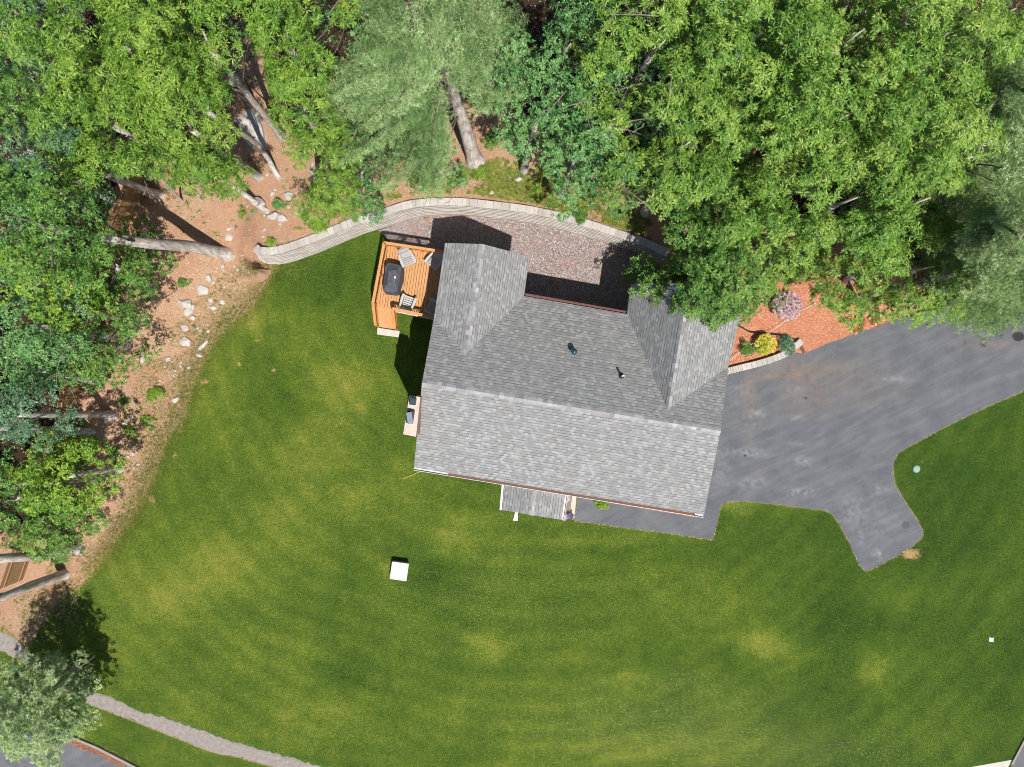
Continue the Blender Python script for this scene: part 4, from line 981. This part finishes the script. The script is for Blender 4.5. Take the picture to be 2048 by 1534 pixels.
# ------------------------------------------------------------------ trees: crown middle in photo px, height, radius
G1 = 'trees of the wood around the garden'
tree(215, 60, 12, 2.9, 'chest', 'tall bright green broadleaf tree at the top edge, second from the top left corner', dens=1.0)
tree(60, 165, 11, 2.4, 'mid', 'dense green tree along the left edge below the top left corner', rc=(.45, .8))
tree(20, 20, 10, 2.0, 'blue', 'bluish green tree filling the top left corner of the picture')
tree(400, 75, 12.5, 2.9, 'chest', 'bright long leaved tree at the top edge with a yellow sprig in its crown')
tree(565, 75, 11, 2.3, 'chest', 'bright long leaved tree at the top edge touching the grey pine on its left side')
tree(200, 235, 10.5, 2.4, 'chest', 'bright tree in the upper left with a bare pale branch below it')
tree(365, 245, 10.5, 2.4, 'chest', 'bright tree left of the small clearing with the flat boulders', extra=[(395, 335, 8, .8), (440, 325, 8, .7), (340, 335, 8, .7)])
tree(600, 215, 9, 1.7, 'chest', 'bright tree right of the small clearing and left of the grey pine', extra=[(575, 160, 9, .8), (560, 120, 9, .8)])
tree(615, 330, 7, 1.9, 'chest', 'rounded bright tree just above the left part of the curved wall', extra=[(690, 370, 6, .7), (650, 395, 5.5, .6), (590, 375, 6, .5)], base=(640, 380))
tree(715, 345, 5.5, 1.3, 'oak', 'low dark green tree above the curved wall, left of the big pine trunk', base=(740, 365), rc=(.4, .7))
tree(880, 335, 3.6, 1.15, 'oak', 'small green tree at the left foot of the big pine trunk', base=(880, 350), rc=(.35, .6), twigs=1)
tree(820, 300, 4, 1.2, 'mid', 'small green tree under the lower edge of the grey pine', rc=(.35, .65), twigs=1)
pine(820, 0, 15.5, 4.3, (950, 322), 'large grey green pine at the top middle with its pale trunk showing', via=[(905, 180, 7.5)], trunk_r=.42, nlev=17, nb=9, zlow=.42, stretch=(math.radians(200), .4), cut=[(885, 160), (925, 170), (960, 240), (1000, 215), (1060, 190), (1075, 90), (1045, -60), (1400, -60), (1400, 600), (700, 600), (760, 400), (905, 395)])
tree(1125, 95, 10, 2.2, 'oak', 'dark green oak at the top edge right of the pine and the black gap')
tree(1075, 225, 8.5, 1.7, 'oak', 'blue green tree right of the big pine trunk above the bare bank', extra=[(1045, 280, 7, .8)])
tree(1155, 310, 7, 1.7, 'oak', 'blue green tree at the wood edge above the right part of the curved wall', extra=[(1200, 380, 6, .8), (1240, 410, 6, .6)])
tree(1230, 230, 10, 2.0, 'oak', 'oak in the upper middle with grey dead limbs on its left', twigs=7)
tree(1310, 90, 12, 2.5, 'rosette', 'green tree at the top edge with a pale bare limb in its middle', twigs=7)
tree(1360, 290, 10.5, 2.4, 'rosette', 'green tree above the north east roof corner with a bare limb in a dark gap', twigs=6)
tree(1500, 75, 13, 2.7, 'rosette', 'bright rosette leaved tree at the top edge, fourth crown from the right corner')
tree(1700, 70, 13.5, 2.8, 'rosette', 'bright rosette leaved tree at the top edge, third crown from the right corner')
tree(1870, 75, 13, 2.5, 'rosette', 'bright rosette leaved tree at the top edge left of the pale corner pine')
tree(1530, 235, 12, 2.4, 'rosette', 'bright tree in the upper right wood above the orange litter patches')
tree(1675, 235, 12.5, 2.3, 'rosette', 'tall bright rosette leaved tree in the middle of the upper right wood')
tree(1835, 230, 12, 2.5, 'rosette', 'bright tree of the upper right wood with one orange leaf spray', twigs=2)
tree(1430, 410, 7.5, 2.0, 'mid', 'green tree reaching over the north east roof end', extra=[(1262, 548, 2.6, .5), (1290, 525, 3.0, .6), (1305, 570, 5.0, .6), (1272, 590, 4.9, .35), (1345, 555, 4.6, .7), (1320, 600, 5.2, .45), (1380, 520, 6, .8)], base=(1380, 500), dens=1.4, ncl=30)
tree(1445, 560, 7.4, 1.6, 'mid', 'green tree hanging over the shingles of the north east wing', extra=[(1380, 595, 6.2, .6), (1455, 615, 6.9, .6), (1500, 600, 6.5, .6), (1410, 575, 7.2, .6), (1480, 630, 6.2, .45), (1395, 620, 6.8, .4), (1330, 580, 5.3, .5), (1360, 612, 5.9, .5), (1300, 548, 3.6, .5), (1425, 640, 6.5, .5), (1350, 540, 4.8, .6), (1400, 560, 7, .6), (1450, 590, 6.9, .6)], base=(1490, 560), rc=(.4, .75), dens=1.5, ncl=26)
tree(1550, 390, 10.5, 1.9, 'rosette', 'bright tree behind the orange mulch bed, left of the darker gap')
tree(1560, 520, 6, 1.0, 'mid', 'low green tree beside the pink flowering shrub', rc=(.35, .6), twigs=1)
tree(1610, 525, 7, 1.15, 'rosette', 'small bright tree above the pink flowering shrub', rc=(.4, .6), base=(1600, 500))
tree(2005, 25, 11.5, 1.9, 'rosette', 'bright rosette leaved tree in the top right corner')
tree(1690, 400, 11, 2.2, 'rosette', 'bright tree in the middle of the right wood above the flower bed')
tree(1720, 545, 8.5, 2.0, 'rosette', 'bright rosette leaved tree overhanging the orange and white flowers', extra=[(1680, 600, 6.5, .6), (1735, 610, 6.5, .55), (1640, 590, 7, .5)], base=(1700, 560))
tree(1835, 400, 11, 2.3, 'rosette', 'bright tree left of the pale pine on the right side')
tree(1845, 535, 8.5, 1.9, 'rosette', 'bright tree above the grass verge at the top of the driveway', extra=[(1790, 590, 7, .5)], base=(1830, 560))
pine(2050, 460, 14.5, 3.8, (1960, 560), 'pale green pine overhanging the driveway at the right edge', nlev=19, nb=9, zlow=.4)
pine(2070, 170, 14, 3.3, (1960, 330), 'pale green pine at the right edge above the driveway pine', nlev=17, nb=9, zlow=.4)
tree(1975, 300, 10.5, 2.1, 'pale', 'pale broadleaf tree between the two pale pines at the right edge')
tree(1925, 545, 9, 1.5, 'pale', 'small pale green tree at the end of the grass verge', rc=(.35, .65), twigs=1, extra=[(1960, 610, 7, .5), (1900, 470, 9, .7), (1920, 420, 9, .7)])
# left side
tree(110, 310, 9.5, 1.7, 'blue', 'blue green tree above the dark gap on the left')
tree(30, 290, 10, 1.8, 'mid', 'green tree at the left edge above the dark gap')
tree(200, 345, 8.5, 1.1, 'chest', 'bright tree leaning over the left end of the wooden fence', extra=[(190, 400, 7.5, .5)], base=(262, 340))
tree(20, 450, 4, 1.1, 'oak', 'dark shaded tree at the left edge inside the dark gap', twigs=2)
tree(225, 530, 5.2, 1.75, 'mid', 'green tree that hides the upper end of the thick bare trunk on the sandy bank', extra=[(285, 575, 5, .5), (200, 590, 5, .6)], base=(225, 560))
tree(70, 450, 12, 1.9, 'mid', 'tree whose thick bare grey trunk rises left from the end of the curved wall', base=(450, 507), via=[(375, 492, 3.2), (300, 487, 6.0), (170, 468, 9)], trunk_r=.33)
tree(60, 560, 8, 1.7, 'yellow', 'yellow green tree at the left edge level with the wall end', rc=(.45, .8))
tree(60, 650, 8, 1.6, 'oak', 'dark green tree on the left behind bare grey twigs', twigs=6)
tree(195, 690, 5.5, 1.8, 'mid', 'green tree overhanging the sandy bank on the left', extra=[(262, 725, 5, .5), (250, 660, 5.2, .6), (150, 630, 5.5, .6)], base=(250, 690))
tree(120, 610, 7, 1.2, 'yellow', 'yellowish tree with a bare twiggy top between two green crowns on the left', twigs=7, rc=(.4, .7))
tree(20, 830, 8, 1.4, 'blue', 'blue green tree at the left edge beside the middle piece of fence', rc=(.4, .7))
tree(70, 740, 6, 1.1, 'oak', 'dark tree in shade above the middle piece of fence', twigs=3)
tree(120, 955, 5.5, 1.7, 'yellow', 'yellow green tree with scattered leaf sprays below the middle piece of fence', rc=(.35, .65), dens=1.3, ncl=30)
tree(85, 1045, 4.5, 1.55, 'mid', 'green tree just above the pair of grey trunks on the left', rc=(.35, .65), base=(110, 1040), ncl=26, dens=1.2)
tree(15, 1000, 6, 1.5, 'mid', 'green tree at the left edge crossed by a thin grey trunk', rc=(.35, .65))
# trunks whose crowns stand outside the picture
tree(-420, 985, 14, 1.8, 'mid', 'thin grey trunk running left across the foliage below the fence piece', base=(217, 957), via=[(120, 963, 3), (0, 968, 6.4)], trunk_r=.12, twigs=1, dens=.6)
tree(-420, 860, 14, 1.8, 'oak', 'grey trunk crossing the middle piece of wooden fence', base=(180, 864), via=[(105, 861, 3), (20, 856, 6)], trunk_r=.22, twigs=1, dens=.6)
tree(-560, 1160, 15, 1.8, 'mid', 'upper of the two thick grey trunks at the left edge', base=(152, 1097), via=[(75, 1110, 3), (0, 1117, 5.6)], trunk_r=.3, twigs=1, dens=.6)
tree(-560, 1420, 15, 1.8, 'mid', 'lower of the two thick grey trunks at the left edge', base=(128, 1149), via=[(60, 1172, 3), (0, 1196, 5.4)], trunk_r=.26, twigs=1, dens=.6)
tree(385, 325, 7, .9, 'oak', 'slim tree with a pale trunk rising from the cut stump', base=(535, 425), via=[(470, 375, 3)], trunk_r=.17, rc=(.3, .5), twigs=0, ncl=6)
tree(405, 215, 11, .9, 'chest', 'slim tree with its grey trunk showing below the small clearing', base=(557, 358), via=[(515, 290, 3.5)], trunk_r=.16, rc=(.4, .6), twigs=0, ncl=8)
tree(300, 330, 6, .6, 'blue', 'thin dead tree with bare twigs over the upper piece of fence', base=(362, 402), trunk_r=.07, rc=(.3, .45), twigs=9, ncl=7, dens=.5)
# bottom left small tree over the road
tree(55, 1428, 4.6, 1.95, 'pale', 'pale green street tree over the road in the bottom left corner', rc=(.38, .62), dens=1.7, Rz=1.5, extra=[(50, 1330, 4.5, .6), (100, 1400, 4.6, .5), (90, 1500, 4.6, .7), (20, 1340, 4.5, .6), (60, 1420, 4.9, .7), (30, 1480, 4.6, .7), (115, 1460, 4.5, .5), (100, 1530, 4.4, .6)], ncl=70, twigs=2)
lg = tag(empty('leaning_dead_trunk', Pg(250, 628)), 'bare grey dead trunk leaning left between the crowns below the wall end', 'dead tree'); o_ = lg.location.copy(); m = MB()
m.tube([o_ * 0, P(205, 610, 1.6) - o_, P(130, 592, 3.4) - o_, P(62, 570, 5.4) - o_], [.17, .15, .12, .08], 9); m.build('trunk', M['bark'], lg, False, smooth=True)
for k_ in range(6):
    t_ = .25 + .12 * k_; q0 = P(205, 610, 1.6).lerp(P(62, 570, 5.4), t_) - o_; m = MB(); a_ = random.uniform(0, 6.28); m.tube(curve_pts(q0, q0 + Vector((math.cos(a_) * .9, math.sin(a_) * .9, .3)), .1, 4), [.025, .018, .012, .005], 5); m.build('dead_branch', M['twig'], lg, False)
# ------------------------------------------------------------------ shrubs and flowers
bush(986, 290, .55, .7, 'mid', 'round bright shrub right of the foot of the big pine trunk')
bush(958, 346, .4, .35, 'yellow', 'small yellow green shrub just below the foot of the big pine trunk')
bush(1158, 432, .42, .5, 'mid', 'small green shrub close behind the right part of the curved wall')
bush(560, 411, .3, .4, 'oak', 'small dark shrub right of the cut stump')
bush(1205, 999, .5, .6, 'yellow', 'yellow green shrub peeping out below the front eave', z=.02)
bush(1568, 614, .75, .75, 'oak', 'round shrub covered in pink blossom on the orange mulch', flowers=[('pink', 260, .06)], n=14)
bush(1527, 690, .55, .5, 'yellow', 'yellow flowering clump in the middle of the raised garden bed', flowers=[('yellowp', 130, .06)], z=.3)
bush(1575, 691, .5, .25, 'blue', 'low dark green clump at the narrow end of the raised garden bed', z=.22)
bush(1490, 697, .4, .4, 'mid', 'olive green clump beside the roof edge in the raised garden bed', z=.35)
bush(1710, 648, .5, .2, 'mid', 'flower clump of white and orange blooms at the edge of the mulch, left end', flowers=[('whitep', 16, .09), ('orange', 60, .06)], n=8, group='bedding flowers by the driveway')
bush(1752, 637, .4, .2, 'mid', 'flower clump of orange and white blooms at the edge of the mulch, right end', flowers=[('whitep', 7, .08), ('orange', 50, .06)], n=7, group='bedding flowers by the driveway')
WG = 'wild plants on the bare bank'
for i, (x, y, r, tp, lb) in enumerate([(372, 566, .35, 'mid', 'leafy green weed alone on the sandy bank right of the leaning tree'), (250, 805, .4, 'mid', 'leafy weed on the litter right of the middle fence piece'), (262, 862, .4, 'yellow', 'yellow green weed on the bank below the leafy weed by the fence'), (238, 900, .35, 'mid', 'narrow green weed on the bank beside the trunk shadow'), (230, 945, .3, 'mid', 'green weed at the tip of the thin grey trunk'), (543, 487, .3, 'yellow', 'yellowish weed close behind the left end of the curved wall'), (488, 425, .28, 'yellow', 'pair of yellowish weeds left of the cut stump'), (640, 452, .5, 'yellow', 'spreading yellow weed behind the left part of the curved wall'), (1075, 385, .35, 'yellow', 'yellow weed on the bank above the right part of the gravel yard'), (348, 372, .25, 'mid', 'small weed beside the thin dead tree'), (312, 790, .5, 'yellow', 'patch of yellow green weeds where the bank meets the lawn'), (300, 845, .45, 'yellow', 'patch of weeds between the bank stones and the lawn, lower one'), (1130, 395, .3, 'oak', 'dark low plant on the bank left of the wood shadow')]):
    bush(x, y, r, .28, tp, lb, 'weed', 'weed', 8, group=WG, leafs=.5)
# flower pots by the porch
def pot(px, py, r, h, mt, fl_, label):
    p = P(px, py, h); root = tag(empty('flower_pot', (p.x, p.y, .02)), label, 'flower pot'); m = MB(); m.lathe((0, 0, 0), [(r * .7, 0), (r, h), (r * .85, h), (r * .8, h - .05)], 18); m.build('pot', M[mt], root, False, smooth=True)
    k = 26; a = rs.rand(k) * 6.28; q_ = np.sqrt(rs.rand(k)) * r * 1.1; cen = np.stack([np.cos(a) * q_, np.sin(a) * q_, h + .05 + rs.rand(k) * .12], 1)
    link('flowers', leaf_mesh('flowers', *rosettes(cen, np.tile((0, 0, 1.), (k, 1)), np.clip(.5 + rs.randn(k) * .25, 0, 1), 6, .05, .08, .6, .4)), L[fl_], root, False)
pot(1133, 996, .15, .32, 'white', 'whitep', 'white flower pot at the house end of the porch steps')
pot(1140, 1032, .17, .3, 'teal', 'purple', 'dark pot of purple flowers at the outer end of the porch steps')
pot(1129, 1033, .15, .32, 'white', 'pink', 'white pot of pale flowers at the porch roof corner')

# ------------------------------------------------------------------ rocks
def rock(px, py, w_, d_, h_, rz, mt, label, group='stones on the bare bank', name='rock'):
    p = Pg(px, py); bm = bmesh.new(); bmesh.ops.create_icosphere(bm, subdivisions=3, radius=1); r_ = random.Random(int(px * 31 + py)); ph = [r_.uniform(0, 6) for _ in range(6)]
    cuts = [(Vector((r_.uniform(-1, 1), r_.uniform(-1, 1), r_.uniform(-.2, 1))).normalized(), r_.uniform(.55, .85)) for _ in range(7)]
    for v in bm.verts:
        c_ = v.co.copy()
        for n_, d0 in cuts:
            k = c_.dot(n_)
            if k > d0: c_ -= n_ * (k - d0) * .9
        s_ = 1 + .06 * math.sin(c_.x * 6 + ph[0]) + .05 * math.sin(c_.y * 7 + ph[1]) + .04 * math.sin(c_.z * 9 + ph[2])
        v.co = Vector((c_.x * w_ / 2 * s_ * 1.2, c_.y * d_ / 2 * s_ * 1.2, c_.z * h_ * s_))
    me = bpy.data.meshes.new(name); bm.to_mesh(me); bm.free(); o = link(name, me, M[mt]); o.location = (p.x, p.y, p.z + h_ * .15); o.rotation_euler = (r_.uniform(-.1, .1), r_.uniform(-.1, .1), rz)
    return tag(o, label, 'rock', group)
big = [(510, 262, 1.2, 1.9, .35, .5, 'rock', 'large flat grey boulder in the small clearing among the trees'), (473, 167, .7, .8, .4, .2, 'rock', 'grey boulder at the top of the small clearing'), (368, 606, .75, .5, .25, -.3, 'rock', 'white angular slab on the sandy bank with a sharp dark edge'), (378, 619, .45, .6, .2, -.5, 'rock', 'white angular rock touching the lower side of the white slab'),
       (403, 580, .65, .5, .2, -.4, 'rock', 'white rock on the bank above the white slab'), (417, 554, .32, .42, .15, 0, 'rock', 'small squarish white rock highest on the sandy bank'), (427, 614, .38, .26, .14, 0, 'rock', 'pale oval rock right of the white slab'), (445, 604, .25, .28, .12, 0, 'rock', 'round pale rock nearest the lawn right of the white slab'), (385, 634, .3, .28, .15, 0, 'rock', 'grey white round rock below the white slab'),
       (370, 655, .35, .35, .15, .3, 'rock', 'grey round rock beside the dark stone'), (388, 654, .18, .22, .12, 0, 'rock_dark', 'small dark grey stone on the bank'), (405, 691, .7, .22, .14, .8, 'rock', 'long pale pointed rock at the lawn edge'), (398, 710, .35, .2, .1, -.3, 'rock', 'small pale rock under the long pointed rock'), (370, 683, .5, .6, .12, .4, 'rock', 'broad grey flat rock left of the long pointed rock'),
       (336, 718, .32, .24, .14, .2, 'rock', 'bright white rock among the weeds on the bank'), (287, 715, .2, .55, .15, -.3, 'rock', 'upright narrow white rock beside the tree shade'), (352, 799, .4, .3, .15, .3, 'rock', 'pale rock with a dark upper edge at the lawn edge'), (250, 846, .42, .2, .14, -.4, 'rock', 'pale oblong rock near the middle fence piece'), (263, 833, .25, .2, .1, 0, 'rock', 'small white stone above the pale oblong rock'),
       (277, 928, .2, .2, .1, 0, 'rock', 'small white stone low on the bank by the lawn'), (548, 432, .55, .5, .3, .4, 'rock', 'pale rounded boulder just below the cut stump'), (578, 393, .5, .35, .25, -.4, 'rock', 'white and grey rock right of the cut stump at the wood edge'), (605, 420, .35, .32, .12, 0, 'rock', 'round pale flat stone right of the stump boulders'), (458, 473, .45, .4, .12, 0, 'rock', 'flat pale ring shaped stone above the thick trunk foot'),
       (473, 454, .2, .2, .12, 0, 'rock_dark', 'small dark round stone above the flat pale stone'), (456, 458, .42, .15, .1, .3, 'rock', 'thin pale stone beside the small dark round stone'), (544, 387, .3, .25, .12, 0, 'rock', 'pale stone above the cut stump'), (620, 394, .3, .2, .1, 0, 'rock', 'pale stone under the rounded tree above the wall'), (1037, 358, .35, .25, .14, .2, 'rock', 'grey stone on the weedy bank right of the pine'), (982, 386, .25, .2, .1, 0, 'rock', 'small pale stone on the bank behind the middle of the wall'), (565, 436, .5, .4, .25, 0, 'rock', 'grey boulder touching the right of the rounded stump boulder'), (420, 600, .3, .22, .1, .5, 'rock', 'small pale stone between the white rocks on the bank')]
for a in big: rock(*a)
r_ = random.Random(5)
for i in range(60):
    x, y, wh = r_.choice([(440, 600, 'below the white slab towards the lawn'), (400, 680, 'around the long pointed rock'), (470, 540, 'between the thick trunk foot and the lawn'), (350, 740, 'among the weeds where the bank narrows'), (560, 420, 'around the cut stump'), (500, 500, 'by the left end of the curved wall'), (280, 900, 'low on the bank below the middle fence piece')]); x += r_.gauss(0, 28); y += r_.gauss(0, 30)
    if inside(np.array([P(x, y).x]), np.array([P(x, y).y]), LAWNW)[0]: continue
    s_ = r_.uniform(.08, .18); rock(x, y, s_, s_ * r_.uniform(.7, 1.2), s_ * .4, r_.uniform(0, 3), 'rock', 'fist sized pale stone ' + wh, 'fist sized loose stones on the bare bank', 'stone')
# stump
p = Pg(520, 408); m = MB(); m.lathe((0, 0, -.1), [(.34, 0), (.27, .18), (.235, .55), (.22, .56)], 16); st = tag(empty('tree_stump', p), 'cut grey tree stump beside a pale trunk on the bank', 'stump'); m.build('stump_bark', M['bark'], st, False, smooth=True)
m = MB(); m.lathe((0, 0, .455), [(.215, 0), (.2, .015), (.05, .02)], 16); m.build('cut_face', M['rock_dark'], st, False)
# ------------------------------------------------------------------ wooden fence
fpts = [Pg(x, y) for x, y in ((305, 340), (262, 440), (215, 560), (180, 700), (160, 790), (148, 880), (110, 990), (72, 1080), (45, 1160))]
fence = tag(empty('wooden_fence', fpts[0]), 'tan wooden plank fence half hidden by the trees on the left', 'fence')
for a, b in zip(fpts[:-1], fpts[1:]):
    L_ = (b - a).length; k = int(L_ / .15); m = MB(); d = (b - a).normalized()
    for i in range(k):
        c_ = a + (b - a) * (i + .5) / k; m.box((c_.x, c_.y, c_.z + .9 + random.uniform(-.01, .01)), (.14, .022, 1.8), math.atan2(d.y, d.x))
    for zz in (.35, 1.5): m.bar(a + Vector((.04, 0, zz)), b + Vector((.04, 0, zz)), .04, .09)
    m.build('fence_panel', M['fence'], fence); m = MB(); m.box((a.x - .08, a.y, a.z + .95), (.1, .1, 1.9)); m.build('fence_post', M['fence'], fence)
# ------------------------------------------------------------------ loose cover: weeds, forest litter leaves, grass at edges, road leaves
def scatter(name, polypx, n, typ, L0, L1, mat, nl=5, wr=.35, prob=None, label=None, spread=.5, seed=1, flat=False):
    global rs
    r_ = np.random.RandomState(seed); poly = np.array(polypx, float); x0, y0 = poly.min(0); x1, y1 = poly.max(0)
    x = r_.uniform(x0, x1, n * 3); y = r_.uniform(y0, y1, n * 3); k = inside(x, y, [tuple(p) for p in poly]); x, y = x[k][:n], y[k][:n]
    X_ = (x - 1024) * S0; Y_ = (767 - y) * S0
    pr = fbm(X_ * 1.1, Y_ * 1.1, 4) if prob is None else prob(X_, Y_)
    k = r_.rand(len(X_)) < pr; X_, Y_ = X_[k], Y_[k]; Z_ = terrain(X_, Y_) * 1.0 + (fbm(X_ * .9, Y_ * .9) - .5) * .16 * np.clip(terrain(X_, Y_) * 2, 0, 1) + .015
    c_ = np.stack([X_, Y_, Z_], 1); nn = np.tile((0, 0, 1.), (len(c_), 1)) + r_.randn(len(c_), 3) * .25
    me = leaf_mesh(name, *rosettes(c_, nn, np.clip(.5 + r_.randn(len(c_)) * .25, 0, 1), nl, L0, L1, wr, spread))
    return tag(link(name, me, mat), kind='stuff')
pw = lambda k0, k1, p: (lambda X, Y: p * sstep(k0, k1, fbm(X * 1.2, Y * 1.2, 4)))
BANKN = [(600, 470), (700, 420), (800, 385), (900, 355), (1000, 330), (1100, 350), (1200, 400), (1300, 450), (1280, 478), (1190, 452), (1070, 418), (950, 400), (860, 398), (780, 412), (700, 440), (620, 470)]
scatter('weeds', BANKN, 11000, 'weed', .05, .12, L['weed'], 5, .4, pw(.33, .52, .9))
BANKL = [(545, 527), (530, 570), (498, 620), (450, 665), (410, 720), (390, 770), (365, 840), (335, 880), (305, 960), (270, 1015), (240, 1065), (200, 1110), (160, 1160), (160, 1250), (60, 1300), (30, 1200), (150, 1080), (220, 950), (260, 820), (300, 720), (380, 620), (440, 560), (500, 520)]
scatter('rubble', BANKL, 16000, 'weed', .02, .05, L['dry'], 4, .8, pw(.3, .55, .9), seed=31, spread=.5)
scatter('rubble', BANKN, 6000, 'weed', .02, .045, L['dry'], 4, .8, pw(.3, .55, .8), seed=32, spread=.5)
scatter('weeds', BANKL, 12000, 'weed', .04, .09, L['grass'], 5, .3, pw(.36, .58, .8), seed=2)
FLOOR = [(-150, -150), (2250, -150), (2250, 480), (1800, 600), (1500, 520), (1350, 440), (1150, 380), (900, 340), (600, 420), (480, 480), (300, 480), (260, 620), (220, 800), (180, 960), (130, 1080), (-150, 1150)]
ug = []; r8 = np.random.RandomState(8)
UG = [(-150, -150), (2250, -150), (2250, 440), (1960, 560), (1600, 470), (1330, 400), (1180, 330), (1040, 180), (920, 60), (860, 150), (840, 330), (700, 350), (600, 300), (560, 120), (440, 100), (380, 300), (280, 300), (200, 330), (200, 470), (180, 620), (120, 760), (80, 800), (70, 900), (90, 1040), (-150, 1080)]
while len(ug) < 900:
    x, y = r8.uniform(-150, 2250), r8.uniform(-150, 1080)
    if inside(np.array([x]), np.array([y]), UG)[0] and not in_gap(P(x, y).x, P(x, y).y, 0, .5):
        zz = r8.uniform(.4, 1.6); q_ = Pg(x, y); ug.append((q_.x, q_.y, q_.z + zz, r8.uniform(.4, .8), r8.uniform(-.35, .1)))
tag(foliage('undergrowth', ug, 'oak', None, L['oak'], .55), kind='stuff')
scatter('undergrowth', FLOOR, 9000, 'oak', .08, .18, L['oak'], 6, .45, pw(.42, .6, .8), seed=3, spread=.6)
scatter('fallen_leaves', FLOOR, 9000, 'dead', .05, .1, L['dead'], 2, .6, pw(.25, .5, .8), seed=4, spread=.1)
scatter('fallen_leaves', [(280, 320), (470, 370), (560, 400), (640, 440), (520, 510), (470, 600), (400, 680), (330, 760), (300, 900), (220, 1100), (150, 1180), (60, 1260), (160, 1050), (210, 900), (230, 740), (270, 600), (290, 450)], 9000, 'dead', .04, .09, L['dead'], 2, .5, pw(.3, .6, .8), seed=14, spread=.15)
scatter('fallen_leaves', MUL, 2600, 'dead', .04, .08, L['dead'], 2, .45, None, seed=5, spread=.1)
LE = resample(LAWNW, .05, True); LE = np.array([p for p in LE if -22 < p[0] < -11.0 and -14 < p[1] < 6.5])
r9 = np.random.RandomState(9); k = r9.randint(0, len(LE), 16000); Q = LE[k] + r9.randn(16000, 2) * .45; z = terrain(Q[:, 0], Q[:, 1]) + .01
me = leaf_mesh('grass', *rosettes(np.stack([Q[:, 0], Q[:, 1], z], 1), np.tile((0, 0, 1.), (16000, 1)), np.clip(.55 + r9.randn(16000) * .3, 0, 1), 4, .03, .07, .22, .7)); tag(link('grass', me, L['grass']), kind='stuff')
def line_stuff(name, pts, n, sg, mat, L0, L1, nl, wr, seed, spread=.6, z=.012):
    A_ = np.array(resample(pts, .05, False)); r_ = np.random.RandomState(seed); k = r_.randint(0, len(A_), n); Q = A_[k] + r_.randn(n, 2) * sg
    me = leaf_mesh(name, *rosettes(np.stack([Q[:, 0], Q[:, 1], np.full(n, z)], 1), np.tile((0, 0, 1.), (n, 1)), np.clip(.5 + r_.randn(n) * .25, 0, 1), nl, L0, L1, wr, spread)); return tag(link(name, me, mat), kind='stuff')
line_stuff('fallen_leaves', GP([(144, 1480), (195, 1501), (250, 1528)]), 700, .11, L['dead'], .05, .1, 2, .5, 21, .1, .03)
line_stuff('grass', GP(up[2:17]), 3000, .06, L['mid'], .03, .06, 4, .3, 22, .1)
line_stuff('dry_grass', GP(dn[1:13]), 3000, .03, L['dry'], .03, .05, 3, .4, 23, .05)
line_stuff('dry_grass', GP(DRIVE[15:53]), 5200, .03, L['dry'], .02, .05, 3, .5, 24, .02, .014)
print('verts', sum(len(o.data.vertices) for o in SC.objects if o.type == 'MESH'))
